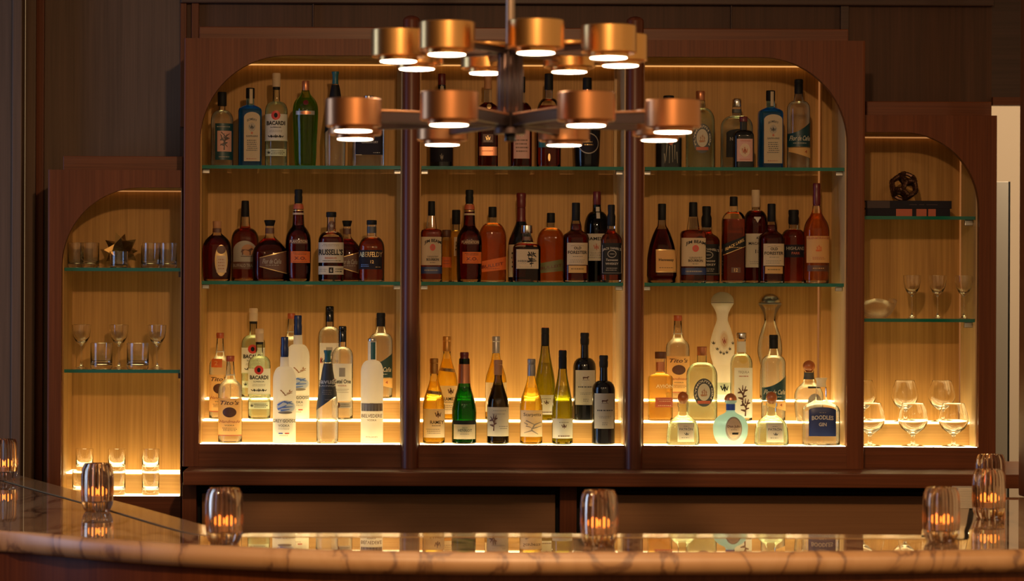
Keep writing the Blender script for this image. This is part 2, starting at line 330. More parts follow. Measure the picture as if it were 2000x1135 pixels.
    def label(s, L):
        base = s.shape(L['s'], L.get('off', .0006), L.get('name', 'label'), s.root)
        for i, e in enumerate(L.get('e', ())): s.shape(e, .0011 + i*.0003, 'emblem', base)
        by = {}
        for tx in L.get('t', ()): by.setdefault(tx.get('c', 'black'), []).append(tx)
        for cmat, its in by.items():
            bm = bmesh.new()
            for it in its:
                x, t, w, h = it['p']
                asp = s.a/s.H
                if 's' in it:
                    vs, ps = textmesh(it['s'], it.get('sh', 0), it.get('b', .01))
                    arc = it.get('arc', 0); ring = it.get('ring'); out_ = []
                    for vx, vz in vs:
                        if ring:
                            a0, a1, rx, rt = ring; an = a0+(a1-a0)*(vx+.5); q = 1+vz*h
                            out_.append(bm.verts.new(s.pt(x+rx*q*math.sin(an), t+rt*q*math.cos(an), .0020)))
                        else:
                            out_.append(bm.verts.new(s.pt(x+vx*w, t+vz*h-arc*(2*vx)**2+it.get('rise', 0)*vx, .0020)))
                    for p in ps:
                        try: bm.faces.new([out_[k] for k in p])
                        except ValueError: pass
                elif 'ln' in it:      # rows of print too small to read: short bars
                    k = it['ln']; rnd = random.Random(int(1000*t)+k)
                    for r in range(k):
                        tz = t + h/2 - h*(r+.5)/k; xx = x-w/2*rnd.uniform(.75, 1); xe = x+w/2*rnd.uniform(.75, 1); hh = h/k*.2
                        while xx < xe:
                            l = rnd.uniform(.04, .13); v = [bm.verts.new(s.pt(a_, b_, .0018)) for a_, b_ in ((xx, tz-hh), (min(xx+l, xe), tz-hh), (min(xx+l, xe), tz+hh), (xx, tz+hh))]
                            bm.faces.new(v); xx += l+.045
                elif 'poly' in it:     # drawn mark
                    for pl in it['poly']:
                        if len(pl) == 4:
                            nu, nv = 8, 3; q = pl; gg = []
                            if math.dist(q[0], q[1]) < math.dist(q[1], q[2]): q = q[1:]+q[:1]
                            for iu in range(nu+1):
                                u = iu/nu; A_ = [q[0][k]+(q[1][k]-q[0][k])*u for k in (0, 1)]; B_ = [q[3][k]+(q[2][k]-q[3][k])*u for k in (0, 1)]
                                gg.append([bm.verts.new(s.pt(x+(A_[0]+(B_[0]-A_[0])*jv/nv)*w, t+(A_[1]+(B_[1]-A_[1])*jv/nv)*h, .0021)) for jv in range(nv+1)])
                            for iu in range(nu):
                                for jv in range(nv): bm.faces.new((gg[iu][jv], gg[iu+1][jv], gg[iu+1][jv+1], gg[iu][jv+1]))
                            continue
                        v = [bm.verts.new(s.pt(x+a_*w, t+b_*h, .0021)) for a_, b_ in pl]
                        try: bm.faces.new(v)
                        except ValueError: pass
            link('lettering' if any('s' in i or 'ln' in i for i in its) else 'drawing', bm, cmat, base)
def tx(s_, x, t, w, h, c='black', **k): return dict(s=s_, p=(x, t, w, h), c=c, **k)
def ln(n_, x, t, w, h, c='black'): return dict(ln=n_, p=(x, t, w, h), c=c)
def dr(poly, x, t, w, h, c='black'): return dict(poly=poly, p=(x, t, w, h), c=c)
def strokes(lst, th=.06):
    out_ = []
    for x0, z0, x1, z1 in lst:
        dx, dz = x1-x0, z1-z0; l = math.hypot(dx, dz) or 1; nx, nz = -dz/l*th, dx/l*th
        out_.append([(x0+nx, z0+nz), (x0-nx, z0-nz), (x1-nx*.4, z1-nz*.4), (x1+nx*.4, z1+nz*.4)])
    return out_
def neckprof(ts, tn, wn, tt, kind='round', wn2=None, base=.95):
    """straight body up to ts, shoulder to tn, neck width wn up to tt"""
    p = [(0, base*.93), (.012, 1)]
    wn2 = wn2 or wn
    if kind == 'round': p += [(ts, 1)] + [(ts+(tn-ts)*math.sin(a), wn2+(1-wn2)*math.cos(a)) for a in (.35, .7, 1.0, 1.25, 1.45)] + [(tn, wn2)]
    elif kind == 'slope': p += [(ts, 1), (ts+(tn-ts)*.2, .93), (ts+(tn-ts)*.5, wn2+(1-wn2)*.52), (ts+(tn-ts)*.8, wn2+(1-wn2)*.14), (tn, wn2)]
    elif kind == 'sq': p += [(ts, 1), (ts+(tn-ts)*.4, .95), (ts+(tn-ts)*.75, wn2+(1-wn2)*.45), (tn, wn2)]
    p += [(tt, wn)]
    return p
BULL = [[(-.5, -.1), (-.4, .2), (.1, .15), (.35, .35), (.5, .2), (.3, .05), (.3, -.1)], [(-.4, -.1), (-.4, -.4), (-.32, -.4), (-.3, -.1)], [(.2, -.1), (.2, -.4), (.28, -.4), (.3, -.1)], [(-.5, -.48), (.5, -.48), (.5, -.54), (-.5, -.54)]]
GOOSE = strokes([(-.5, .45, -.15, -.1), (-.3, .1, -.05, -.4), (-.15, -.4, .25, -.15), (.05, -.1, .3, .1), (.25, .2, .3, .5), (.3, .1, .5, .3), (.2, -.1, .5, .0)], .07)
WAVES = strokes([(-.5, .1, -.1, .45), (-.1, .45, .5, .2), (-.5, -.3, .1, .1), (-.2, -.1, .5, -.05), (-.3, -.4, .3, -.3), (.1, .25, .45, .45)], .08)
LEAF = strokes([(-.5, .3, -.3, -.3), (-.3, -.3, -.1, .2), (-.1, .2, 0, -.4), (0, -.4, .1, .2), (.1, .2, .3, -.3), (.3, -.3, .5, .3), (-.05, .5, .05, -.5)], .09)
TREE = strokes([(0, -.5, .05, 0), (.05, 0, -.35, .35), (.05, 0, .3, .45), (-.1, .15, -.45, .1), (.1, .2, .45, .25), (0, -.1, .35, -.05), (-.02, -.2, -.4, -.15), (.0, .2, 0, .5)], .07)
KANJI = strokes([(-.3, .5, -.05, .3), (-.4, .3, .1, .25), (-.2, .4, -.3, .1), (.0, .5, .05, .1), (.2, .5, .15, .15), (.1, .35, .45, .4), (.25, .3, .5, .15), (-.3, .05, .4, .0), (-.4, -.15, .5, -.1), (.05, .1, .0, -.5), (-.15, -.3, .25, -.25), (-.2, -.05, .2, -.1)], .055)
SHIP = strokes([(-.5, -.3, .5, -.3), (-.4, -.4, .4, -.4), (-.25, -.3, -.25, .3), (.05, -.3, .05, .5), (.3, -.3, .3, .25), (-.35, .1, -.1, .0), (-.1, .3, .2, .2), (.2, .1, .45, 0)], .07)
BIRD = strokes([(-.4, .5, .1, .2), (.1, .2, -.1, -.2), (-.1, -.2, .3, -.5), (-.1, -.1, .5, .1), (-.4, .1, -.1, .0), (.1, .2, .5, .4), (0, -.2, -.5, -.4), (-.3, .2, -.5, .35)], .05)
def bacardi():
    return dict(prof=neckprof(.60, .70, .30, .86, 'round', .34), glass='g_green', liq=('l_green', .70), cap=(.853, 1, .37, .36, 'ivory', 'screw'), bands=[(.825, .853, 'black')],
      labels=[dict(s=('rect', 'white', -.97, .97, .275, .56), e=[('oval', 'red', 0, .545, .40, .05), ('oval', 'black', 0, .545, .16, .026), ('rect', 'sage', -.97, .97, .275, .282)],
                   t=[tx('BACARDI', 0, .463, 1.55, .045, b=.03), tx('SUPERIOR', 0, .417, .95, .016), ln(3, 0, .378, 1.2, .03, 'mid_grey'), dr(LEAF, -.38, .322, .55, .03), dr(LEAF, .38, .322, .55, .03), dr(LEAF, 0, .322, .3, .04)]),
              dict(s=('rect', 'sage', -.9, .9, .115, .19), t=[ln(3, .15, .152, 1.2, .05), dr(LEAF, -.6, .152, .25, .035)])])
def titos(extra=False):
    L = [dict(s=('rect', 'tan', -.96, .96, .085, .515), e=[('rect', 'rust', -.96, .96, .085, .095), ('oval', 'brown', 0, .355, .56, .058)],
              t=[tx("Tito's", 0, .465, 1.5, .05, 'brown', sh=.3, b=.015), tx('Handmade', 0, .25, 1.65, .032, 'rust', sh=.35), tx('VODKA', 0, .205, .8, .018, 'brown'), ln(3, 0, .16, 1.3, .045, 'brown')])]
    if extra: L.append(dict(name='shoulder_label', s=('rect', 'orange', -.75, .25, .60, .70), t=[tx('2', -.3, .65, .3, .05, 'tan')]))
    return dict(prof=[(0, .88), (.012, 1), (.60, 1), (.65, .95), (.69, .75), (.72, .5), (.745, .41), (.80, .37), (.935, .30)], glass='g_clear', liq=('l_clear', .735), cap=(.935, 1, .35, .35, 'cap_red'), bands=[(.775, .785, 'white')], labels=L)
def goose():
    return dict(prof=neckprof(.595, .72, .37, .81, 'round', .40), glass='frosted', cap=(.805, 1, .35, .33, 'cap_blue', 'bulge'),
      labels=[dict(name='print', s=('rect', 'white', -.75, .75, .10, .235), t=[tx('GREY GOOSE', 0, .212, 1.9, .03, 'slate'), tx('VODKA', 0, .168, .95, .022, 'slate'), ln(2, 0, .14, 1, .02, 'mid_grey'), tx('FRANCE', 0, .075, .7, .012, 'mid_grey'), dr([[(-.5, -.5), (-.1, -.5), (-.1, .5), (-.5, .5)]], -.0, .095, .9, .01, 'blue'), dr([[(.1, -.5), (.5, -.5), (.5, .5), (.1, .5)]], 0, .095, .9, .01, 'red')]),
              dict(name='scenery_print', s=('oval', 'pale_blue', .15, .345, .78, .06), e=[('oval', 'mid_grey', .1, .29, .6, .012)], t=[dr(WAVES, .1, .35, 1.25, .10, 'sky'), dr(GOOSE, .2, .475, 1.0, .06, 'cork')])])
def ketel():
    return dict(prof=neckprof(.67, .775, .36, .83, 'round'), glass='g_clear', liq=('l_clear', .74), cap=(.83, 1, .37, .36, 'black_gloss', 'screw'),
      labels=[dict(s=('rect', 'white', -.85, .85, .20, .60), e=[('rect', 'mid_grey', -.28, .28, .46, .555)], t=[tx('Ketel One', .02, .41, 1.5, .045, 'black', b=.02), tx('K', -.68, .41, .2, .06, 'red', b=.03), tx('VODKA', 0, .365, .8, .018, 'rust'), ln(3, 0, .31, 1.2, .05, 'mid_grey')]),
              dict(s=('rect', 'mid_grey', -.9, .9, .125, .185), e=[('oval', 'brown', -.45, .155, .28, .033)], t=[ln(2, .3, .155, .9, .04)])])
def avua(mat, txtc):
    return dict(prof=[(0, .9), (.01, .95), (.12, .97), (.34, .99), (.48, .87), (.62, .70), (.75, .52), (.865, .32), (.875, .27)], glass='g_clear', liq=('l_clear', .80), cap=(.87, 1, .30, .36, 'teal', 'flare'),
      labels=[dict(s=('quad', mat, -.99, .99, .355, .53, .86, .86, -.0), t=[tx('avuá', .02, .665, 1.25, .05, txtc, b=.03), tx('CACHAÇA', .02, .617, 1.4, .022, txtc, b=.02), ln(3, 0, .55, .9, .06, 'mid_grey'), ln(1, .1, .47, .6, .02, 'mid_grey')])])
def flor():
    return dict(prof=neckprof(.665, .76, .36, .845, 'round', .46), glass='g_clear', liq=('l_clear', .72), cap=(.84, 1, .37, .36, 'black', 'screw'),
      labels=[dict(s=('quad', 'deep_teal', -.98, .98, .245, .245, .39, .53, .03), t=[tx('Flor de Caña', 0, .34, 1.7, .055, 'cream', sh=.35, b=.015), ln(1, 0, .285, 1.3, .02, 'cream')]),
              dict(s=('quad', 'tan', -.9, .98, .19, .12, .235, .235, 0), t=[tx('4', .5, .19, .2, .035, 'rust')])])
def bombay(x0):
    c = (x0+.86)/2
    return dict(prof=neckprof(.70, .79, .33, .88, 'sq'), n=5, br=.8, glass='g_blue', liq=('l_blue', .76), cap=(.87, 1, .37, .37, 'black'), capmark=(-.05, .22, .80, .985, 'ivory'),
      labels=[dict(s=('arch', 'ivory', x0, .86, .07, .69, .07), e=[('oval', 'mid_grey', c, .50, .3, .055), ('oval', 'rust', c, .425, .08, .014)], t=[tx('BOMBAY', c, .60, .8, .03, 'slate', arc=.02), tx('SAPPHIRE', c, .385, .95, .022, 'slate'), ln(6, c, .27, .95, .15, 'slate'), ln(1, c, .10, 1.0, .02, 'rust'), dr(LEAF, c, .50, .4, .06, 'slate')])])
def plymouth():
    return dict(prof=neckprof(.60, .785, .31, .89, 'round'), n=2.6, br=.7, glass='g_green', liq=('l_green', .72), cap=(.88, 1, .30, .32, 'copper_cap'),
      labels=[dict(s=('oval', 'slate', .06, .385, .66, .19), e=[('oval', 'cream', .06, .39, .40, .115), ('rect', 'rust', -.36, .48, .235, .275)],
                   t=[dict(s='PLYMOUTH GIN', p=(.06, .385, 1, .20), c='cream', b=.03, ring=(-2.15, 2.15, .535, .155)), dr(SHIP, .06, .385, .45, .11, 'cork'), dict(s='', p=(0, 0, 0, 0), c='x')][:2])])
def squat():
    return dict(prof=[(0, .85), (.012, .95), (.2, 1), (.42, 1), (.52, .93), (.62, .68), (.70, .38), (.74, .26), (.92, .24)], n=2.6, br=.7, glass='g_clear', liq=('l_dark', .70), cap=(.905, 1, .25, .33, 'black'), bands=[(.78, .87, 'brown')],
      labels=[dict(s=('quad', 'brown', -.55, .97, .24, .13, .38, .49, 0), t=[tx('Flor de Caña', .15, .325, 1.05, .08, 'mid_grey', sh=.3), ln(1, .15, .26, .8, .02, 'mid_grey'), dr([[(-.5, .375), (.5, .485), (.5, .497), (-.5, .387)], [(-.5, .233), (.5, .123), (.5, .135), (-.5, .245)]], .21, 0, 1.5, 1, 'gold')])])
def plantation():
    return dict(prof=[(0, .86), (.01, .93), (.3, 1), (.42, 1), (.50, .93), (.56, .72), (.61, .48), (.66, .45), (.72, .43), (.80, .40), (.855, .30)], glass='g_clear', liq=('l_dark', .78), cap=(.85, 1, .31, .31, 'black', 'bulge'), bands=[(.765, .775, 'gold'), (.785, .84, 'rust'), (.725, .745, 'ivory')],
      labels=[dict(s=('rect', 'orange', -.55, .92, .20, .325), t=[ln(2, .18, .30, 1.1, .03, 'brown'), tx('X.O.', .18, .25, .9, .035, 'maroon', b=.02), ln(1, .18, .215, 1.1, .01, 'brown')]),
              dict(name='print', s=('rect', 'brown', -.5, .7, .405, .455), t=[tx('PLANTATION', .05, .43, 1.3, .032, 'ivory')])])
def jimbeam():
    return dict(prof=[(0, .93), (.012, 1), (.60, 1), (.64, .9), (.66, .50), (.70, .46), (.76, .40), (.82, .34)], n=4, br=.85, glass='g_clear', liq=('l_amber', .64), cap=(.82, 1, .34, .32, 'black'),
      labels=[dict(s=('rect', 'ivory', -.96, .90, .205, .555), e=[('oval', 'red', .1, .425, .25, .042), ('oval', 'rust', .1, .425, .15, .025)], t=[tx('JIM BEAM', .1, .505, 1.5, .05, b=.02, arc=.03), tx('BOURBON', .1, .275, 1.1, .032, b=.02), ln(2, .1, .31, 1.1, .025), ln(1, .1, .235, .5, .015)]),
              dict(s=('rect', 'navy', -.96, .96, .10, .185), t=[ln(1, 0, .142, 1.3, .04, 'mid_grey')])])
def bulleit(mat):
    return dict(prof=neckprof(.58, .79, .26, .87, 'round'), n=2.5, br=.65, glass='g_clear', liq=('l_light', .745), cap=(.86, 1, .30, .29, 'black'),
      labels=[dict(s=('quad', mat, -.97, .97, .13, .17, .27, .34, 0), t=[tx('BULLEIT', 0, .225, 1.5, .04, 'maroon', rise=.05), ln(1, 0, .18, 1.2, .015, 'maroon')])])
def forester():
    return dict(prof=[(0, .9), (.012, 1), (.56, 1), (.60, .9), (.635, .6), (.66, .44), (.70, .43), (.74, .38), (.78, .31)], n=2.6, glass='g_clear', liq=('l_dark', .735), cap=(.775, 1, .32, .31, 'black'),
      labels=[dict(s=('rect', 'ivory', -.72, .85, .22, .495), t=[tx('OLD', .06, .43, .55, .035, b=.02), tx('FORESTER', .06, .375, 1.4, .04, b=.02), ln(1, .06, .325, .9, .012), dr(strokes([(-.5, 0, 0, .3), (0, .3, .5, 0)], .03), .06, .455, 1.0, .04), ln(3, .06, .265, 1.2, .05, 'mid_grey')]),
              dict(s=('rect', 'tan', -.6, .75, .12, .21), t=[ln(1, .06, .17, 1, .02)])])
def daniels():
    return dict(prof=[(0, .93), (.012, 1), (.54, 1), (.60, .85), (.64, .5), (.67, .38), (.74, .36)], n=4.5, br=.9, glass='g_clear', liq=('l_amber', .69), cap=(.725, 1, .40, .34, 'black', 'bulge'),
      labels=[dict(s=('rect', 'black', -.95, .95, .10, .505), e=[('oval', 'mid_grey', 0, .365, .42, .05), ('oval', 'black', 0, .365, .36, .04)], t=[tx("JACK DANIEL'S", 0, .435, 1.7, .04, 'cream', arc=.02), ln(1, 0, .365, .5, .02, 'cream'), tx('Tennessee', 0, .29, 1.1, .03, 'cream', sh=.3), tx('WHISKEY', 0, .24, 1.2, .028, 'cream'), ln(2, 0, .17, 1.2, .05, 'mid_grey'), dr([[(-.5, -.5), (.5, -.5), (.5, -.49), (-.5, -.49)], [(-.5, -.5), (-.48, -.5), (-.48, .5), (-.5, .5)], [(.48, -.5), (.5, -.5), (.5, .5), (.48, .5)]], 0, .30, 1.75, .36, 'mid_grey')])])
def kamen():
    return dict(prof=neckprof(.44, .80, .34, .84, 'slope'), glass='g_gold', liq=('l_gold', .73), cap=(.82, 1, .38, .38, 'gold_foil', 'screw'),
      labels=[dict(s=('rect', 'cream', -.92, .95, .075, .41), t=[tx('RAMEY', .25, .255, 1.2, .04, b=.01), dr(LEAF, .35, .345, .5, .08, 'brown'), ln(1, .2, .215, .8, .02), ln(3, 0, .15, 1.4, .07, 'mid_grey')]), dict(name='neck_label', s=('quad', 'gold', -.7, .75, .59, .57, .63, .61, 0), t=[ln(1, 0, .60, .8, .02, 'brown')])])
def riesling():
    return dict(prof=neckprof(.36, .80, .36, .84, 'slope', .40), glass='g_olive', liq=('l_olive', .62), cap=(.80, 1, .39, .37, 'black', 'screw'), captop='orange',
      labels=[dict(s=('rect', 'white', -.94, .94, .065, .275), t=[dr(LEAF, .1, .195, .45, .05, 'brown'), ln(1, .1, .09, 1.4, .03, 'brown'), ln(1, .1, .235, 1.0, .02, 'mid_grey')])])
def redwine():
    return dict(prof=neckprof(.60, .715, .33, .93, 'round', .36), glass='black_gloss', cap=(.86, 1, .38, .38, 'black', 'bulge'),
      labels=[dict(s=('rect', 'cream', -.82, .85, .18, .575), t=[dr(BULL, .05, .49, .6, .05, 'brown'), ln(1, .05, .385, 1.4, .035, 'slate'), ln(2, .05, .31, 1.1, .03, 'mid_grey'), ln(2, .05, .235, .5, .04, 'mid_grey')])])
def bell(gm, frostd):
    return dict(prof=[(0, .76), (.01, .80), (.28, .78), (.32, .74), (.38, .88), (.46, 1), (.54, .95), (.66, .68), (.745, .45), (.79, .48), (.85, .70), (.89, .90), (.91, .90)], glass=gm, liq=None if frostd else ('l_clear', .60), cap=(.905, 1, .92, .92, 'frost_clear' if frostd else 'silver', 'dome'), bands=[(.895, .905, 'mid_grey')],
      labels=([dict(name='painted_medallion', s=('oval', 'cream', .05, .555, .36, .085), off=.0009, e=[('oval', 'ivory', .05, .555, .28, .065)], t=[dr(LEAF, .05, .545, .30, .07, 'rust')] + [dr(LEAF, x, .43+abs(x)**2*.17, .22, .035) for x in (-.75, -.5, -.25, 0, .25, .5, .75)]),
               dict(s=('rect', 'sage', -.5, .75, .05, .16), t=[dr(LEAF, .1, .11, .6, .07)])] if frostd else []))
def patron():
    return dict(prof=[(0, .95), (.02, 1), (.15, .99), (.32, .93), (.42, .82), (.50, .58), (.56, .33), (.62, .27), (.70, .27), (.73, .33), (.79, .33)], n=3, br=.75, glass='g_green', liq=('l_green', .50), cap=(.77, 1, .30, .33, 'amber_cork', 'ball'),
      labels=[dict(s=('rect', 'sage', -.40, .62, .06, .42), e=[('rect', 'cream', -.32, .55, .09, .40)], t=[tx('PATRÓN', .11, .305, .8, .055, 'slate'), ln(1, .11, .355, .3, .02, 'slate'), dr(LEAF, .15, .21, .25, .06, 'slate'), ln(1, .1, .14, .6, .02, 'slate')])])
KINDS = dict(
 espadin=lambda: dict(prof=neckprof(.62, .76, .28, .83, 'round'), glass='g_clear', liq=('l_clear', .72), cap=(.815, 1, .40, .40, 'black'), labels=[dict(s=('rect', 'deep_teal', -.55, 1.0, .09, .575), e=[('rect', 'pink', -.35, .85, .20, .475)], t=[dr(TREE, .25, .33, .8, .22, 'slate'), dr(BIRD, .3, .36, .8, .2, 'brown'), ln(1, .2, .53, 1.2, .03, 'mid_grey'), ln(1, .2, .13, 1.0, .03, 'mid_grey')])]),
 bacardi=bacardi, titos=titos, titos_red=lambda: titos(True), goose=goose, ketel=ketel, flor=flor, plymouth=plymouth, squat=squat, plantation=plantation, jimbeam=jimbeam, forester=forester, daniels=daniels, kamen=kamen, riesling=riesling, redwine=redwine, patron=patron,
 avua_dark=lambda: avua('black', 'ivory'), avua_grey=lambda: avua('slate', 'white'), bombay_a=lambda: bombay(-.48), bombay_b=lambda: bombay(-.62),
 bulleit_o=lambda: bulleit('orange'), bulleit_g=lambda: bulleit('olive'), bell_f=lambda: bell('frosted', True), bell_c=lambda: bell('g_clear', False),
 tanq=lambda: dict(prof=[(0, .76), (.01, .80), (.3, .89), (.5, .96), (.62, 1), (.70, .97), (.77, .80), (.82, .52), (.86, .34), (.89, .30)], glass='g_tanq', liq=('l_tanq', .8), flute=12, fl=.05, cap=(.88, 1, .28, .27, 'copper_cap'), labels=[dict(s=('rect', 'grey_cap', -.7, .7, .60, .645), e=[('oval', 'copper_cap', .05, .622, .4, .02)]), dict(name='seal', s=('oval', 'maroon', .05, .74, .2, .03))]),
 sqgin=lambda: dict(prof=neckprof(.62, .72, .30, .87, 'sq'), n=5, br=.75, glass='g_clear', liq=('l_clear', .55), cap=(.865, 1, .32, .32, 'steel'), labels=[dict(s=('rect', 'book_navy', -.80, .90, .17, .50), e=[('rect', 'ivory', -.78, -.4, .165, .175)], t=[tx('GIN', .1, .43, .5, .05, 'cream'), tx('LONDON DRY', .1, .345, 1.0, .03, 'cream'), ln(1, .5, .20, .5, .02, 'cream')])]),
 darkwhisky=lambda: dict(prof=neckprof(.55, .72, .34, .88, 'round', .38), glass='black_gloss', cap=(.86, 1, .33, .33, 'maroon'), labels=[dict(name='neck_label', s=('rect', 'ivory', -.13, .15, .70, .865)), dict(s=('rect', 'book_navy', -.9, .9, .06, .42), t=[dr(LEAF, 0, .11, .25, .07, 'mid_grey'), ln(2, 0, .32, 1.2, .08, 'mid_grey')])]),
 sqwhisky=lambda: dict(prof=neckprof(.62, .71, .34, .86, 'sq'), n=5, br=.9, glass='g_clear', liq=('l_dark', .69), cap=(.85, 1, .40, .42, 'cork', 'flare'), labels=[dict(s=('quad', 'gold', -.85, .98, .50, .57, .535, .605, 0)), dict(name='seal', s=('oval', 'gold', .1, .66, .22, .03)), dict(s=('rect', 'copper_cap', -.85, .9, .13, .225), t=[ln(1, 0, .18, 1.2, .02, 'brown')]), dict(name='print', s=('rect', 'brown', -.5, .5, .27, .36), t=[dr(LEAF, 0, .315, .4, .06, 'gold'), tx('WALKER', 0, .285, .8, .02, 'mid_grey')])]),
 fineoak=lambda: dict(prof=neckprof(.60, .72, .33, .84, 'round'), n=3.5, glass='g_clear', liq=('l_dark', .70), cap=(.83, 1, .38, .38, 'black'), labels=[dict(s=('rect', 'pink', -.72, .75, .10, .42), t=[dr(LEAF, 0, .36, .5, .06, 'cream'), ln(4, 0, .24, 1.2, .16, 'brown')])]),
 tealamber=lambda: dict(prof=neckprof(.56, .74, .33, .84, 'round'), n=2.5, glass='g_clear', liq=('l_amber', .66), cap=(.83, 1, .36, .35, 'black'), labels=[dict(s=('rect', 'teal', -.85, .9, .215, .32)), dict(name='print', s=('oval', 'gold', .0, .11, .1, .04))]),
 ringblack=lambda: dict(prof=[(0, .80), (.01, .85), (.3, .95), (.55, 1), (.62, .92), (.70, .55), (.76, .36), (.87, .32)], glass='black_gloss', cap=(.87, 1, .33, .32, 'black'), bands=[(.80, .865, 'copper_cap')], labels=[dict(name='round_label', s=('oval', 'mid_grey', .05, .27, .74, .115), e=[('oval', 'book_navy', .05, .27, .67, .103)], t=[ln(2, .05, .27, .7, .06, 'gold')])]),
 dripblack=lambda: dict(prof=neckprof(.60, .74, .34, .88, 'sq'), n=4, br=.8, glass='black_gloss', cap=(.86, 1, .42, .42, 'black'), labels=[dict(s=('quad', 'rust', -.45, .65, .37, .37, .42, .42, -.0), t=[dr([[(-.5, .5), (.5, .5), (0, -.5)]], .1, .35, .9, .08, 'rust'), dr(strokes([(-.3, .5, -.4, -.4), (-.1, .4, -.12, -.5), (.1, .5, .14, -.45), (.3, .45, .3, -.3), (-.5, 0, -.45, -.5), (.45, .1, .5, -.5)], .02), .1, .20, 1.0, .26, 'cream')])]),
 archblack=lambda: dict(prof=neckprof(.60, .76, .28, .90, 'round'), n=3, br=.7, glass='g_clear', liq=('l_green', .70), cap=(.885, 1, .30, .30, 'silver'), bands=[(.80, .85, 'slate')], labels=[dict(s=('arch', 'black', -.72, .97, .16, .56, .06), t=[tx("No 3", -.25, .42, .5, .05, 'mid_grey')])]),
 smallblack=lambda: dict(prof=neckprof(.62, .74, .34, .92, 'round'), n=4, br=.85, glass='black_gloss', cap=(.9, 1, .42, .42, 'maroon', 'flare'), labels=[dict(s=('rect', 'pink', -.72, .80, .12, .56), e=[('oval', 'ivory', .04, .34, .5, .13)], t=[dr(LEAF, .04, .33, .5, .14, 'rust'), ln(1, .04, .52, 1.1, .03, 'rust'), ln(1, .04, .16, 1.1, .03, 'rust')])]),
 crown=lambda: dict(prof=[(0, .84), (.012, .90), (.2, .97), (.45, 1), (.58, .97), (.68, .80), (.75, .52), (.80, .30), (.88, .28)], n=2.4, br=.65, glass='g_clear', liq=('l_dark', .76), cap=(.88, 1, .28, .30, 'cork'), bands=[(.81, .88, 'brown')], labels=[dict(name='shield_label', s=('oval', 'gold', .33, .34, .43, .26), e=[('oval', 'brown', .33, .52, .3, .07), ('rect', 'ivory', .02, .66, .14, .42)], t=[ln(4, .34, .28, .5, .2, 'cork')])]),
 buffalo=lambda: dict(prof=neckprof(.50, .66, .32, .81, 'round', .40), n=2.4, glass='g_clear', liq=('l_amber', .68), cap=(.80, 1, .31, .27, 'black'), labels=[dict(s=('arch', 'mid_grey', -.80, .85, .24, .50, .12), e=[('oval', 'cork', .25, .385, .45, .07)], t=[dr(BULL, .2, .37, .9, .12, 'brown')]), dict(s=('rect', 'brown', -.85, .9, .15, .235), t=[tx('BUFFALO TRACE', .02, .195, 1.6, .04, 'mid_grey')])]),
 russell=lambda: dict(prof=neckprof(.58, .72, .32, .93, 'round', .36), n=2.4, glass='g_clear', liq=('l_dark', .64), cap=(.925, 1, .40, .40, 'black'), labels=[dict(s=('rect', 'cream', -.97, .97, .27, .56), t=[tx("RUSSELL'S", 0, .42, 1.8, .085, b=.03), tx('RESERVE', 0, .335, .9, .025, 'rust'), ln(1, 0, .295, 1.6, .02), ln(2, 0, .52, 1.5, .04, 'mid_grey')]), dict(s=('rect', 'cream', -.97, .97, .10, .22), e=[('rect', 'black', -.15, .2, .12, .20)], t=[tx('6', .03, .16, .15, .05, 'cream'), ln(2, -.6, .16, .6, .05, 'mid_grey'), ln(2, .6, .16, .6, .07)]), dict(name='seal', s=('oval', 'brown', .05, .80, .28, .07), t=[dr(LEAF, .05, .80, .25, .06, 'mid_grey')])]),
 aberfeldy=lambda: dict(prof=neckprof(.52, .73, .34, .93, 'round', .36), n=2.6, glass='g_clear', liq=('l_amber', .70), cap=(.925, 1, .39, .39, 'black'), bands=[(.79, .895, 'slate')], labels=[dict(s=('rect', 'book_navy', -.97, .80, .20, .51), t=[tx('ABERFELDY', -.05, .44, 1.7, .08, 'gold', b=.01), tx('12', .05, .32, .25, .05, 'gold'), ln(2, -.5, .26, .6, .05, 'sky'), ln(1, .5, .235, .4, .02, 'gold')])]),
 yellow=lambda: dict(prof=neckprof(.60, .72, .5, .82, 'round'), glass='g_clear', liq=('l_rep', .70), cap=(.80, 1, .58, .58, 'black'), labels=[dict(s=('rect', 'ivory', -.3, .95, .36, .62), t=[ln(3, .3, .5, .9, .15)])]),
 smallamber=lambda: dict(prof=neckprof(.78, .88, .55, .92, 'round'), glass='g_clear', liq=('l_rep', .80), cap=(.86, 1, .85, .8, 'brown'), labels=[dict(s=('rect', 'orange', -.8, .9, .28, .48), t=[ln(2, 0, .38, 1.2, .1, 'rust')])]),
 maroonwine=lambda: dict(prof=neckprof(.42, .72, .33, .84, 'slope'), glass='black_gloss', cap=(.83, 1, .36, .38, 'maroon', 'bulge'), bands=[(.68, .83, 'maroon')], labels=[dict(s=('rect', 'ivory', -.95, .3, .06, .42), t=[ln(4, -.4, .25, .8, .2)])]),
 hibiki=lambda: dict(prof=neckprof(.60, .70, .30, .87, 'round', .36), n=4, br=.85, glass='g_clear', liq=('l_dark', .62), cap=(.86, 1, .42, .40, 'silver'), bands=[(.74, .80, 'brown')], labels=[dict(s=('rect', 'ivory', -.78, .80, .235, .575), t=[dr(KANJI, .28, .40, .7, .26), tx('HIBIKI', -.3, .37, .7, .035, 'slate'), ln(1, -.3, .33, .6, .015, 'mid_grey'), ln(1, 0, .265, 1.1, .015, 'mid_grey')])]),
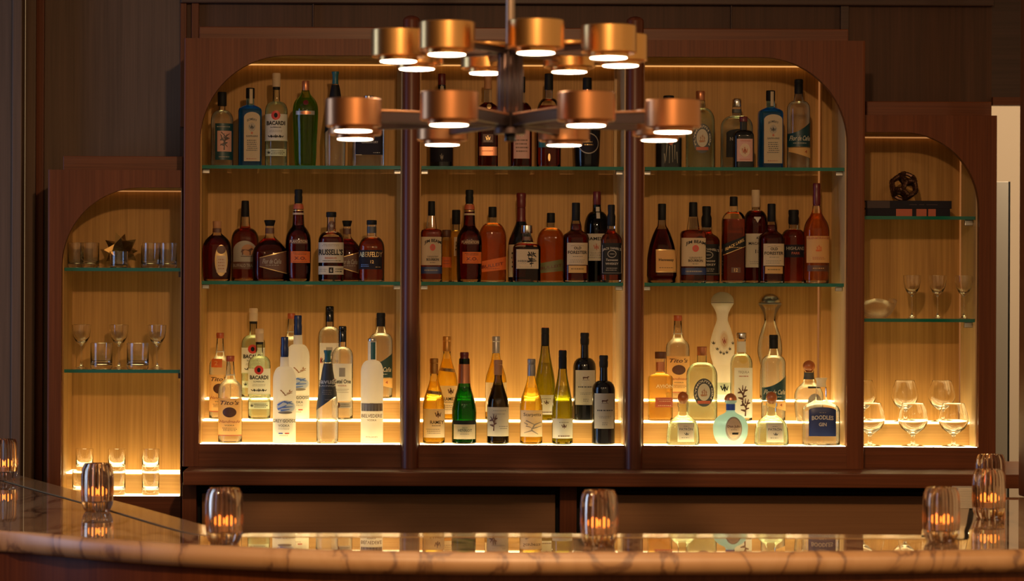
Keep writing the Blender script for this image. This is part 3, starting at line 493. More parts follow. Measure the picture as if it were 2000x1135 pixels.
 jameson=lambda: dict(prof=neckprof(.58, .78, .30, .87, 'round', .36), glass='g_jame', liq=('l_amber', .70), cap=(.855, 1, .32, .31, 'maroon'), labels=[dict(s=('rect', 'cream', -.95, .95, .24, .535), t=[tx('JAMESON', .1, .475, 1.7, .045, b=.02), ln(3, 0, .30, 1.4, .08, 'mid_grey'), dr(LEAF, -.1, .39, .4, .07, 'rust')]), dict(name='neck_label', s=('rect', 'cream', -.1, .18, .70, .83))]),
 hennessy=lambda: dict(prof=[(0, .86), (.012, .92), (.05, .92), (.09, 1), (.28, .99), (.45, .86), (.60, .62), (.68, .43), (.73, .28), (.80, .25)], br=.8, n=2.3, glass='g_clear', liq=('l_dark', .68), cap=(.795, 1, .27, .27, 'black'), labels=[dict(s=('rect', 'gold', -.47, .92, .13, .42), e=[('rect', 'tan', -.44, .88, .145, .41)], t=[tx('Hennessy', .22, .285, 1.0, .045, 'black', b=.02), ln(1, .22, .19, 1.0, .02, 'brown')])]),
 walker=lambda: dict(prof=neckprof(.70, .83, .34, .90, 'round'), n=4.5, br=.9, glass='g_clear', liq=('l_amber', .74), cap=(.89, 1, .35, .34, 'black'), labels=[dict(s=('quad', 'black', -.97, .97, .33, .43, .445, .55, 0), t=[tx('BLACK LABEL', .0, .445, 1.6, .035, 'gold', rise=.115), ln(1, .0, .41, 1.4, .015, 'gold'), dr([[(-.5, -.55), (.5, .25), (.5, .30), (-.5, -.50)]], .0, .39, 1.9, .13, 'gold')]), dict(name='print', s=('rect', 'brown', -.3, .5, .12, .18), t=[tx('12', .1, .15, .3, .04, 'gold')])]),
 macallan=lambda: dict(prof=neckprof(.64, .785, .32, .82, 'round'), n=2.2, glass='g_clear', liq=('l_dark', .76), cap=(.815, 1, .34, .33, 'ivory'), labels=[dict(s=('rect', 'cream', -.95, .95, .17, .53), t=[tx('MACALLAN', .1, .425, 1.5, .03), tx('18', .05, .34, .4, .04), ln(2, 0, .22, 1.2, .04, 'mid_grey'), dr(SHIP, .1, .49, .4, .03)]), dict(name='triangle_mark', s=('quad', 'grey_cap', -.25, .3, .69, .69, .71, .71, 0), t=[dr([[(-.5, .5), (.5, .5), (0, -.5)]], .02, .675, .5, .06, 'grey_cap')])]),
 highland=lambda: dict(prof=neckprof(.62, .74, .40, .81, 'round'), n=2.5, glass='g_clear', liq=('l_amber', .73), cap=(.80, 1, .44, .44, 'black', 'bulge'), labels=[dict(s=('rect', 'book_navy', -.9, .95, .355, .525), t=[tx('HIGHLAND', .05, .475, 1.5, .045, 'mid_grey'), tx('PARK', .05, .41, .7, .035, 'rust')])]),
 glenm=lambda: dict(prof=[(0, .90), (.01, 1), (.44, .98), (.52, 1), (.60, .86), (.68, .5), (.73, .34), (.79, .29)], n=2.2, glass='g_clear', liq=('l_light', .70), cap=(.775, 1, .31, .30, 'maroon', 'bulge'), labels=[dict(s=('rect', 'tan', -.85, .92, .205, .47), t=[tx('GLENMORANGIE', .03, .45, 1.65, .022, 'rust'), ln(2, .03, .25, 1.0, .03, 'rust'), dr(SHIP, .03, .35, .5, .07, 'orange')]), dict(s=('rect', 'brown', -.80, .90, .12, .18), t=[ln(1, 0, .15, .9, .02, 'tan')])]),
 belvedere=lambda: dict(prof=neckprof(.68, .79, .38, .975, 'round'), glass='frosted', cap=(.97, 1, .39, .38, 'steel'), labels=[dict(name='neck_label', s=('rect', 'teal', -.12, .28, .80, .965)), dict(name='print', s=('rect', 'mid_grey', -.92, .92, .31, .385), t=[dr(strokes([(x, -.5, x, .45) for x in (-.45, -.35, -.2, -.05, .1, .25, .4, .47)] + [(-.5, .48, .5, .48), (-.1, .6, .1, .6)], .012), 0, .345, 1.85, .07, 'brown'), tx('BELVEDERE', 0, .265, 1.75, .032, 'brown'), tx('VODKA', 0, .225, .8, .018, 'brown'), tx('POLAND', 0, .065, 1, .015, 'mid_grey')])]),
 champagne=lambda: dict(prof=neckprof(.36, .68, .44, .93, 'slope', .48), glass='g_champ', liq=('l_champ', .62), cap=(.86, 1, .40, .36, 'maroon', 'bulge'), bands=[(.66, .87, 'copper_cap')], labels=[dict(s=('rect', 'ivory', -.85, .88, .055, .215), t=[tx('HENRIOT', .05, .15, 1.1, .03, 'slate'), ln(1, .05, .11, .8, .02, 'mid_grey'), ln(1, .05, .18, .5, .01)]), dict(name='upper_label', s=('rect', 'black', -.95, .95, .215, .26))]),
 chablis=lambda: dict(prof=neckprof(.44, .80, .34, .84, 'slope'), glass='g_gold', liq=('l_gold', .72), cap=(.80, 1, .36, .36, 'grey_cap', 'screw'), labels=[dict(s=('rect', 'cream', -.95, .95, .1, .45), t=[ln(4, 0, .3, 1.3, .2, 'mid_grey')])]),
 treewine=lambda: dict(prof=neckprof(.44, .80, .34, .84, 'slope'), glass='g_dkolive', liq=('l_dkolive', .70), cap=(.82, 1, .38, .38, 'cork', 'screw'), labels=[dict(s=('rect', 'cream', -.95, .95, .095, .44), t=[dr(TREE, -.42, .26, .75, .20, 'brown'), ln(1, .1, .40, 1.3, .015, 'mid_grey'), ln(1, .1, .36, 1.3, .015, 'mid_grey'), ln(2, .45, .20, .8, .05, 'mid_grey')])]),
 scarpetta=lambda: dict(prof=neckprof(.44, .80, .34, .84, 'slope'), glass='g_gold', liq=('l_gold', .66), cap=(.80, 1, .37, .36, 'grey_cap', 'screw'), labels=[dict(s=('rect', 'cream', -.95, .95, .09, .40), t=[tx('Scarpetta', .05, .345, 1.5, .05, 'slate', b=.01), dr(BIRD, .1, .20, 1.5, .16, 'mid_grey')])]),
 avion=lambda: dict(prof=neckprof(.60, .70, .34, .90, 'sq'), n=4.5, br=.85, glass='g_clear', liq=('l_rep', .66), cap=(.90, 1, .46, .46, 'brown'), bands=[(.72, .85, 'copper_cap')], labels=[dict(s=('rect', 'rust', -.5, .97, .20, .34), t=[ln(2, .25, .30, 1.1, .05, 'ivory'), ln(1, .25, .225, 1.2, .03, 'ivory')]), dict(name='print', s=('quad', 'gold', -.35, .9, .47, .47, .476, .476, 0), t=[tx('AVIÓN', .25, .51, 1.4, .06, 'cream', b=.03)])]),
 donjulio=lambda: dict(prof=[(0, .60), (.02, .68), (.1, .86), (.22, .98), (.34, 1), (.46, .92), (.56, .66), (.61, .36), (.65, .25), (.80, .25), (.82, .34), (.87, .34)], n=2.1, br=.75, glass='frost_blue', cap=(.86, 1, .36, .36, 'copper_cap', 'dome'), bands=[(.67, .79, 'blue')], labels=[dict(name='round_label', s=('oval', 'mid_grey', .1, .32, .48, .23), e=[('oval', 'ivory', .1, .33, .40, .19), ('rect', 'black', -.0, .35, .21, .245)], t=[tx('Don Julio', .1, .36, .75, .06, 'brown', b=.02), ln(1, .1, .30, .4, .02, 'brown')])]),
 treeteq=lambda: dict(prof=neckprof(.64, .76, .38, .94, 'round', .42), n=3, glass='g_clear', liq=('l_green', .72), cap=(.93, 1, .50, .50, 'silver'), bands=[(.78, .90, 'white')], labels=[dict(s=('rect', 'white', -.75, .97, .04, .605), t=[tx('TEQUILA', .1, .555, 1.0, .03, 'mid_grey'), ln(1, .1, .51, 1.1, .03, 'rust'), dr(TREE, .0, .30, 1.0, .22, 'brown'), dr(TREE, .25, .16, 1.0, .2, 'brown')]), dict(name='glass_seal', s=('oval', 'g_gold', .05, .70, .38, .05))]),
 clearball=lambda: dict(prof=[(0, .78), (.012, .84), (.25, .98), (.42, 1), (.52, .88), (.60, .58), (.645, .40), (.80, .33), (.83, .36)], br=.75, n=2.4, glass='g_clear', liq=('l_clear', .60), cap=(.81, 1, .36, .43, 'amber_cork', 'ball'), bands=[(.69, .80, 'slate')], labels=[dict(s=('rect', 'slate', -.15, .9, .545, .575)), dict(name='oval_label', s=('oval', 'mid_grey', .3, .30, .5, .16), t=[ln(2, .3, .3, .7, .1, 'slate')])]),
 boodles=lambda: dict(prof=[(0, .93), (.012, 1), (.50, 1), (.56, .93), (.61, .72), (.65, .45), (.69, .30), (.86, .28), (.88, .24)], n=3.5, br=.7, glass='g_clear', liq=('l_clear', .50), cap=(.865, 1, .28, .33, 'frost_clear', 'flare'), labels=[dict(s=('arch', 'navy', -.76, .70, .14, .57, .05), t=[tx('BOODLES', -.03, .42, 1.15, .065, 'cream', b=.03, arc=.012), tx('GIN', -.03, .315, .42, .055, 'cream', b=.03), ln(1, -.03, .49, .4, .02, 'mid_grey')])]),
)
ZS1, ZS2 = hz(-267), hz(-40)
ZA, ZB, ZCc = ZE-.435, ZE-.366, ZE-.3035
DA, DB, DC = 8.062, 8.157, 8.255
LOC = {'T': (8.15, ZS1), 'M': (8.13, ZS2), 'f': (8.068, ZS2), 'm': (8.215, ZS2), 't': (8.08, ZS1), 'a': (DA, ZA), 'b': (DB, ZB), 'c': (DC, ZCc)}
BAY = {1: 'left', 2: 'middle', 3: 'right'}
ROW = {'T': 'top glass shelf', 't': 'top glass shelf', 'M': 'second glass shelf', 'm': 'second glass shelf', 'f': 'second glass shelf', 'a': 'lit steps', 'b': 'lit steps', 'c': 'lit steps'}
BT = [ # name, kind, cx, top, hw, level, bay, label
('mezcal_bottle','espadin',434,180,22,'T',1,'clear bottle, black cap, black label with pink picture, leftmost on top shelf'),
('gin_bottle','bombay_a',489,172,23,'T',1,'sky blue square gin bottle left of the white-labelled bottle, top shelf of left bay'),
('rum_bottle','bacardi',540,143,22,'T',1,'clear rum bottle with red roundel label and pewter cap on the left bay top shelf'),
('gin_bottle','tanq',597,158,26,'T',1,'fluted green shaker-shaped gin bottle on top shelf'),
('cachaca_bottle','avua_dark',655,140,21,'T',1,'conical clear bottle wrapped in a black sleeve, behind the leftmost chandelier lamp'),
('gin_bottle','sqgin',720,187,31,'T',1,'square clear bottle with black label, chrome cap peeking over the leftmost chandelier lamp'),
('whisky_bottle','darkwhisky',863,144,23,'T',2,'near-black bottle with white neck strip, leftmost on middle bay top shelf'),
('whisky_bottle','sqwhisky',953,147,20,'T',2,'square dark whisky bottle with slanted gold stripe left of the chandelier column'),
('whisky_bottle','fineoak',1018,150,21,'T',2,'dark whisky bottle with pinkish label directly behind the chandelier column'),
('whisky_bottle','tealamber',1072,144,24,'T',2,'amber bottle with teal label and black cap right of the chandelier column'),
('liqueur_bottle','ringblack',1147,152,27,'T',2,'black bottle with round ringed label and copper neck band, rightmost on middle bay top shelf'),
('gin_bottle','dripblack',1306,187,25,'T',3,'black square bottle with red triangle and white drips, behind the rightmost chandelier lamp'),
('gin_bottle','plymouth',1368,178,28,'T',3,'pale green bottle with oval ship label and copper cap on the top shelf'),
('gin_bottle','archblack',1439,193,31,'T',3,'wide clear bottle with arched black label, behind the small black bottle'),
('gin_bottle','smallblack',1452,228,20,'t',3,'small black bottle with square pink label on right bay top shelf'),
('gin_bottle','bombay_b',1505,177,24,'T',3,'sky blue square gin bottle on the right bay top shelf'),
('rum_bottle','flor',1560,155,22.5,'T',3,'clear rum bottle with slanted black and orange label, rightmost on top shelf'),
('whisky_bottle','crown',424,432,28.5,'f',1,'round dark whisky flagon with gold shield label, leftmost on second shelf'),
('whisky_bottle','buffalo',479,392,27,'m',1,'amber whiskey bottle with bison picture label and tall black cap'),
('rum_bottle','squat',527,430,34,'M',1,'squat dark rum decanter in full view left of the tall sleek dark bottle'),
('rum_bottle','plantation',583,370,25,'M',1,'tall dark rum bottle with orange label in the left bay'),
('whisky_bottle','russell',647,414,25,'M',1,'dark whiskey bottle with broad cream label in big black capitals'),
('rum_bottle','squat',678,431,30,'m',1,'squat dark rum decanter half hidden behind the cream-labelled whiskey'),
('whisky_bottle','aberfeldy',726,430,25.5,'M',1,'amber whisky bottle with black label and gold capitals, rightmost in left bay'),
('whisky_bottle','jimbeam',843,393,21,'f',2,'square bourbon bottle, cream label with red rosette, leftmost in middle bay'),
('whisky_bottle','smallamber',872,449,11,'m',2,'short amber bottle squeezed behind the leftmost bourbon of middle bay'),
('liqueur_bottle','yellow',891,410,14,'m',2,'slim yellow bottle with black cap behind the dark orange-labelled rum of middle bay'),
('rum_bottle','plantation',917,371,25,'M',2,'tall dark rum bottle with orange label in the middle bay'),
('whisky_bottle','bulleit_o',962,404,27,'m',2,'flask-shaped amber whiskey bottle with slanted orange label'),
('wine_bottle','maroonwine',1018,377,25,'m',2,'tall near-black bottle with maroon foil behind the squat whisky decanter'),
('whisky_bottle','hibiki',1029,440,27,'M',2,'squat whisky decanter, silver stopper, cream label with brush calligraphy'),
('whisky_bottle','bulleit_g',1076,416,27,'m',2,'flask-shaped amber whiskey bottle with olive green label'),
('whisky_bottle','forester',1125,396,25.5,'M',2,'dark bourbon with small cream label and long black cap in the middle bay'),
('whisky_bottle','jameson',1166,374,25,'m',2,'tall green whiskey bottle with maroon cap and cream label'),
('whisky_bottle','daniels',1194,400,20.3,'f',2,'square whiskey bottle with black label at the right end of middle bay'),
('cognac_bottle','hennessy',1293,398,29,'M',3,'dark pear-shaped cognac bottle with gold label, leftmost in right bay'),
('whisky_bottle','jimbeam',1354,395,25,'M',3,'square bourbon bottle, cream label with red rosette, in the right bay'),
('whisky_bottle','daniels',1380,403,25,'m',3,'square black-labelled whiskey bottle half hidden behind the right bay bourbon'),
('whisky_bottle','walker',1433,384,22.5,'M',3,'square amber whisky bottle with slanted black label and gold edges'),
('whisky_bottle','macallan',1476,371,24,'m',3,'dark whisky bottle with tan stopper and tall white label'),
('whisky_bottle','forester',1507,398,25.5,'M',3,'dark bourbon with small cream label and long black cap in the right bay'),
('whisky_bottle','highland',1550,410,23,'m',3,'amber whisky bottle with short black label and fat black cap'),
('whisky_bottle','glenm',1595,358,25,'M',3,'tall golden whisky bottle with peach label and long burgundy cap'),
('vodka_bottle','titos_red',430,650,21,'b',1,'vodka bottle with red shoulder patch, leftmost in the left bay'),
('vodka_bottle','titos',450,695,23.5,'a',1,'tan-labelled vodka bottle on the front step of left bay'),
('rum_bottle','bacardi',495,602,23,'c',1,'tall rum bottle with red roundel on the back step of left bay'),
('rum_bottle','bacardi',507,642,22,'b',1,'shorter green-tinted rum bottle with red roundel in front of its taller twin'),
('vodka_bottle','titos',569,612,21,'c',1,'red-capped clear bottle mostly hidden behind the frosted blue-capped bottles'),
('vodka_bottle','goose',582,616,23,'b',1,'taller frosted vodka bottle with blue cap and flying geese, rear one'),
('vodka_bottle','goose',556,658,22.5,'a',1,'frosted vodka bottle with blue cap and flying geese, front one'),
('vodka_bottle','ketel',644,598,22,'c',1,'tall black-capped clear vodka bottle behind the conical bottle'),
('vodka_bottle','ketel',669,637,21,'b',1,'shorter black-capped vodka bottle with white label and grey square emblem'),
('cachaca_bottle','avua_grey',640,684,22,'a',1,'conical clear bottle wrapped in a slanted grey sleeve, front step'),
('rum_bottle','flor',744,611,23,'c',1,'clear rum bottle with slanted dark label behind the slim frosted bottle'),
('vodka_bottle','belvedere',727,661,22,'a',1,'slim frosted vodka bottle with palace print and teal neck strip'),
('wine_bottle','kamen',873,657,21,'b',2,'golden white wine with gold cap, rear one at left of middle bay'),
('wine_bottle','kamen',848,700,21.5,'a',2,'golden white wine with gold cap, front one at left of middle bay'),
('champagne_bottle','champagne',907,688,24,'a',2,'green champagne bottle with copper foil neck'),
('wine_bottle','chablis',969,657,21,'b',2,'golden white wine with grey cap behind the olive tree-labelled bottle'),
('wine_bottle','treewine',973,703,21.5,'a',2,'dark olive wine bottle with tree drawing on cream label'),
('wine_bottle','scarpetta',1038,701,22,'a',2,'golden wine bottle with grey cap and sketched figure on cream label'),
('wine_bottle','riesling',1065,640,20,'b',2,'tallest slender olive wine bottle, rear of the two'),
('wine_bottle','riesling',1099,684,20.5,'a',2,'slender olive wine bottle on the front step, front of the two'),
('wine_bottle','redwine',1142,650,22.5,'b',2,'black red-wine bottle with cream animal label, on the middle step'),
('wine_bottle','redwine',1179,694,22.5,'a',2,'black red-wine bottle with cream animal label, on the front step'),
('vodka_bottle','titos',1324,616,23,'c',3,'tan-labelled vodka bottle at the back of right bay steps'),
('tequila_bottle','avion',1290,687,23.5,'b',3,'golden square tequila bottle with dark stopper and red-brown label'),
('tequila_bottle','bell_f',1411,570,24,'c',3,'frosted bell-shaped decanter with painted garland and domed stopper'),
('tequila_bottle','bell_c',1504,573,24,'c',3,'clear bell-shaped decanter with mirrored dome stopper'),
('gin_bottle','plymouth',1371,677,30,'b',3,'pale green bottle with oval ship label and copper cap on the lit steps'),
('tequila_bottle','treeteq',1448,650,21,'b',3,'clear bottle with tall white label of branches and silver cap'),
('rum_bottle','flor',1511,654,23.5,'b',3,'clear rum bottle with slanted teal label in front of the clear bell decanter'),
('tequila_bottle','patron',1334,765,32,'a',3,'squat clear tequila bottle with ball cork, left of the pale blue one'),
('tequila_bottle','donjulio',1427,768,34,'a',3,'round pale blue tequila bottle with blue neck and copper stopper'),
('tequila_bottle','patron',1507,765,33,'a',3,'squat clear tequila bottle with ball cork, right of the pale blue one'),
('tequila_bottle','clearball',1580,704,28,'b',3,'clear bottle with brown ball stopper behind the navy-labelled gin'),
('gin_bottle','boodles',1604,738,36,'a',3,'broad clear gin bottle with arched navy label at right end'),
]
for nm, k, cx, top, hw, lv, bay, lab in BT:
    D, zb = LOC[lv]
    Bottle(nm, cx, top, D, zb + .0003, hw, KINDS[k](), lab, 'bottles on the %s of the %s bay' % (ROW[lv], BAY[bay]))

# ------------------------------------------------------------------ structure
def sbox(name, x0, x1, y0, y1, z0, z1, mat, bev=0): return struct(boxo(name, x0, x1, y0, y1, z0, z1, mat, None, bev))
sbox('floor', -4, 4.6, -8.5, 4, -.1, 0, 'floor_tile')
WX = hx(1935, 8.45)
DW = 8.45; YW = .45
sbox('wall_back', hx(48, DW), hx(350, DW), YW, YW+.1, 0, 3.3, 'panel_wood')
sbox('wall_back_right', hx(350, DW), WX, YW, YW+.1, 0, 3.3, 'panel_dark')
sbox('ceiling', -3.3, 2.9, -3.3, .6, 3.3, 3.4, 'plaster')
# left wall with a tall window in it
bm = bmesh.new()
for a in ((-8, -2.0, 0, 3.3), (-.4, .45, 0, 3.3), (-2.0, -.4, 0, .9), (-2.0, -.4, 2.9, 3.3)): box(bm, -3.3, -3.2, a[0], a[1], a[2], a[3])
struct(link('wall_left', bm, 'panel_wood'))
bm = bmesh.new()
for y0, y1, z0, z1 in ((-2.0, -1.94, .9, 2.9), (-.46, -.4, .9, 2.9), (-2.0, -.4, .9, .96), (-2.0, -.4, 2.84, 2.9)): box(bm, -3.29, -3.21, y0, y1, z0, z1)
struct(link('window_1', bm, 'grey_panel'))
# door-side panels left of the cabinet
sbox('wall_side_left', -3.2, hx(42, 8.30), .30, .36, 0, 3.3, 'panel_wood')
boxs = [(22, 41, 8.27, 'panel_wood'), (48, 68, 8.38, 'panel_wood'), (68, 84, 8.43, 'walnut')]
for i, (a, b_, D, mt) in enumerate(boxs): sbox('trim_%d' % (i+1), hx(a, D), hx(b_, D), D-8, D-8+.02, 0, 3.3, mt, .003)
z8 = hz(-583, 8.42)
sbox('trim_4', hx(350, 8.42), WX, .42, .45, z8, z8+.035, 'dark_wood', .004)
for i, (a, b_) in enumerate(((350, 362), (372, 386), (608, 611), (1425, 1428), (1640, 1656))): sbox('trim_%d' % (5+i), hx(a, 8.43), hx(b_, 8.43), .43, .45, 0 if a > 1600 else 2.2, z8, 'walnut' if i < 2 else 'dark_wood', .002)
# opening to the lit room on the right
zh = hz(-392, 8.45)
sbox('wall_header', WX, 2.9, .45, .55, zh, 3.3, 'dark_wood')
sbox('trim_10', WX, 2.9, .43, .45, zh-.006, zh+.02, 'walnut_rail')
sbox('wall_right', 1.5, 4.0, 2.6, 2.7, 0, 3.2, 'plaster')
sbox('trim_11', hx(1990, 7.45), hx(1990, 7.45)+.09, -.65, -.55, ZC, 3.3, 'walnut', .006)
g = empty('tall_panel', (hx(1945, 9.0), 1.0, 0), 'grey upright panel with dark edge seen past the cabinet on the right', 'panel')
x0, x1 = hx(1930, 9)-g.location.x, hx(1969, 9)-g.location.x; zt = hz(-240, 9)
boxo('board', x0, x1, 0, .04, 0, zt, 'grey_panel', g, .002); boxo('edge_strip', x1, x1+.006, 0, .045, 0, zt, 'black', g)
# ------------------------------------------------------------------ main cabinet
FT = .028      # face-frame thickness
def arc(cx, cz, r, a0, a1, n_=20): return [(cx+r*math.cos(a0+(a1-a0)*k/n_), cz+r*math.sin(a0+(a1-a0)*k/n_)) for k in range(n_+1)]
def cabinet(root, D, xo0, xo1, vtop, ops, vopen, vfloor, vbot, archL, archR, depth, r_l, r_r, steps, lid, mats=('walnut', 'oak'), sp=None):
    """ops: openings (x px pairs); all lengths from photo px at plane D"""
    Y = D-8; X = lambda p: hx(p, D); Z = lambda v: hz(v, D)
    edges = [xo0] + [e for o in ops for e in o] + [xo1]
    bm = bmesh.new(); zt, zo, zf, zb = Z(vtop), Z(vopen), Z(vfloor), Z(vbot)
    box(bm, X(edges[1] if edges[1]-edges[0] > 1 else xo0), X(edges[-2]), Y, Y+FT, zo, zt)
    for i in range(0, len(edges), 2):
        if edges[i+1]-edges[i] > 1:
            out_ = i == 0 or i == len(edges)-2; xa, xb = X(edges[i]), X(edges[i+1]); n0 = set(bm.verts)
            box(bm, xa, xb, Y, Y+FT, zb, zt if out_ else zo)
            if out_:
                xe = xa if i == 0 else xb; vs = [v for v in bm.verts if v not in n0 and abs(v.co.x-xe) < 1e-6 and abs(v.co.y-Y) < 1e-6]
                bmesh.ops.bevel(bm, geom=[e for e in vs[0].link_edges if e.other_vert(vs[0]) in vs], offset=.008, segments=4, affect='EDGES', profile=.5)
    for sgn, px, r in ((1, ops[0][0], r_l), (-1, ops[-1][1], r_r)):
        if not r: continue
        rr = r/F*D; x = X(px); cxx = x+sgn*rr; cz = zo-rr
        pts = [(x, zo)] + (arc(cxx, cz, rr, PI, PI/2) if sgn > 0 else arc(cxx, cz, rr, 0, PI/2))
        prism(bm, pts, Y, Y+FT)
    link('face_frame', bm, mats[0], root)
    bm = bmesh.new()
    for a, b_ in ops: box(bm, X(a), X(b_), Y+.001, Y+FT, zb, zf, 0)
    link('bottom_rail', bm, 'walnut_rail', root)
    # carcass
    if ops[0][0]-xo0 > 2: boxo('side_panel', X(xo0)+.001, X(ops[0][0]), Y+FT, Y+depth, zb, zt-.003, mats[0], root)
    boxo('side_panel', X(ops[-1][1]), X(sp if sp else xo1)-.001, Y+FT, Y+depth, zb, zt-.003, mats[0], root)
    bm = bmesh.new(); box(bm, X(ops[0][0]), X(ops[-1][1]), Y+FT, Y+depth, zo, zt-.004); link('soffit', bm, 'oak', root)
    for i, (a, b_) in enumerate(ops):
        if i: boxo('divider', X(ops[i-1][1]), X(a), Y+FT, Y+depth, zb, zo, 'oak', root)
        boxo('backboard', X(a), X(b_), Y+depth-.012, Y+depth, zf-.05, zo, 'oak', root)
        boxo('liner', X(a)-.0005, X(a)+.004, Y+FT, Y+depth-.012, zf-.05, zo, 'oak', root)
        boxo('liner', X(b_)-.004, X(b_)+.0005, Y+FT, Y+depth-.012, zf-.05, zo, 'oak_pale', root)
        xa, xb = X(a)+.004, X(b_)-.004
        yy = [s_[1] for s_ in steps] + [depth-.012]
        for k, (zz, y0) in enumerate(steps):
            boxo('lit_tread', xa, xb, Y+y0, Y+yy[k+1], zz-.005, zz, 'led', root)
            boxo('led_lip', xa, xb, Y+y0-.0002, Y+y0+.004, zz-.0014, zz+(.0010 if k == 0 else .0004), 'led_lip', root)
            boxo('riser', xa, xb, Y+y0+.003, Y+yy[k+1], (steps[k-1][0] if k else zb)+.0002, zz-.0055, 'oak_riser', root)
    if lid:
        a, b_, v, dd = lid; boxo('cornice', hx(a, D+dd), hx(b_, D+dd), Y+dd, Y+depth, zt-.01, hz(v, D+dd), 'walnut_rail', root, .003)
ops = [(389, 785), (819, 1222), (1257, 1655)]
main = empty('back_bar_cabinet', (0, 0, 0), 'wide central wooden back-bar cabinet with arched top corners and three lit bays', 'cabinet')
cabinet(main, 8.0, 357, 1689, -514, ops, -481.5, 278.5, 322.9, 1, 1, .325, 170, 170, [(ZA, .002), (ZB, .11), (ZCc, .205)], (387, 1655, -537, .12), sp=1664)
for px in (801.5, 1238.5):
    bm = bmesh.new(); r = .0262; zt = hz(-560, 7.985); zb = ZE-.505
    pr = [(r, zb), (r, zt-r*.6)] + [(r*math.cos(a), zt-r*.6+r*.6*math.sin(a)) for a in (.3, .6, .9, 1.2, 1.45)]
    lathe(bm, pr, 28, cx=hx(px, 7.985), cy=-.012); link('column', bm, 'walnut_gloss', main, True)
boxo('inner_post', hx(1600, 8.31), hx(1627, 8.31), .27, .3125, ZCc, hz(-481.5)-.001, 'oak', main, .002)
# LED profiles hidden behind the top of the face frame
for a, b_ in ops: boxo('led_profile', hx(a)+.02, hx(b_)-.02, .295, .312, hz(-481.5)-.0035, hz(-481.5)-.0005, 'led_soft', main)
for a, b_ in ((774, 784), (1197, 1206)): boxo('corner_post', hx(a, 8.31), hx(b_, 8.31), .29, .3125, ZCc+.0002, hz(-481.5)-.004, 'oak_pale', main)
def shelf(x0, x1, z, D, depth, label, group):
    r = empty('glass_shelf', (x0, D-8, z-.0105), label, 'shelf', group); w = x1-x0
    boxo('pane', .001, w-.001, .0035, depth, 0, .0105, 'shelf_glass', r); boxo('front_edge', .001, w-.001, 0, .0034, 0, .0105, 'shelf_edge', r)
    return r
for (a, b_), nm in zip(ops, ('left', 'middle', 'right')):
    for z, q in ((ZS1, 'upper'), (ZS2, 'lower')):
        shelf(hx(a)+.0045, hx(b_)-.0045, z, 8.03, .235, '%s green-edged glass shelf in the %s bay of the central cabinet' % (q, nm), 'glass shelves of the central cabinet')
        for sx, xx in (('l', hx(a)+.004), ('r', hx(b_)-.026)):
            boxo('shelf_bracket', xx, xx+.022, .06, .075, z-.024, z-.0107, 'steel', main, .002)
boxo('corner_led', hx(1597, 8.31), hx(1599.6, 8.31), .304, .3125, ZCc+.0002, hz(-481.5)-.004, 'led_dim', main)
# side cabinets
DS = 8.085
left = empty('side_cabinet', (0, 0, 0), 'lower wooden side cabinet with arched corner left of the central cabinet', 'cabinet')
ZLf, ZLb = hz(381, DS), hz(335, DS+.11)
cabinet(left, DS, 92, 356, -256, [(120, 354)], -222, 381, 440, 1, 0, .26, 155, 0, [(ZLf, .002), (ZLb, .11)], (122, 356, -283, .08))
right = empty('side_cabinet', (0, 0, 0), 'lower wooden side cabinet with arched corner right of the central cabinet', 'cabinet')
ZRf, ZRb = hz(279.5, DS), hz(231, DS+.11)
cabinet(right, DS, 1667, 1947, -369, [(1667, 1912)], -336, 279.5, 320, 0, 1, .26, 0, 150, [(ZRf, .002), (ZRb, .11)], (1690, 1935, -396, .08))
boxo('led_profile', hx(125, DS), hx(350, DS), DS-8+.232, DS-8+.247, hz(-222, DS)-.0035, hz(-222, DS)-.0005, 'led_dim2', left)
boxo('led_profile', hx(1675, DS), hx(1905, DS), DS-8+.232, DS-8+.247, hz(-336, DS)-.0035, hz(-336, DS)-.0005, 'led_dim2', right)
boxo('corner_post', hx(1877, DS+.24), hx(1889, DS+.24), DS-8+.225, DS-8+.2475, ZRb+.0002, hz(-336, DS)-.004, 'oak', right)
boxo('corner_led', hx(1874.5, DS+.24), hx(1876.6, DS+.24), DS-8+.24, DS-8+.2475, ZRb+.0002, hz(-336, DS)-.004, 'led_dim', right)
ZL1, ZL2, ZR1, ZR2 = hz(-65, DS), hz(134.5, DS), hz(-172.5, DS), hz(28.5, DS)
for z, q in ((ZL1, 'upper'), (ZL2, 'lower')): shelf(hx(120, DS)+.0045, hx(354, DS)-.0045, z, DS+.03, .205, '%s glass shelf in the left side cabinet' % q, 'glass shelves of the side cabinets')
for z, q in ((ZR1, 'upper'), (ZR2, 'lower')): shelf(hx(1667, DS)+.0045, hx(1912, DS)-.0045, z, DS+.03, .205, '%s glass shelf in the right side cabinet' % q, 'glass shelves of the side cabinets')
for z in (ZL1, ZL2): boxo('shelf_bracket', hx(345, DS), hx(354, DS)-.004, .15, .165, z-.028, z-.0107, 'bronze_dark', left, .002)
for z in (ZR1, ZR2): boxo('shelf_bracket', hx(1893, DS), hx(1912, DS)-.004, .15, .165, z-.028, z-.0107, 'steel', right, .002)
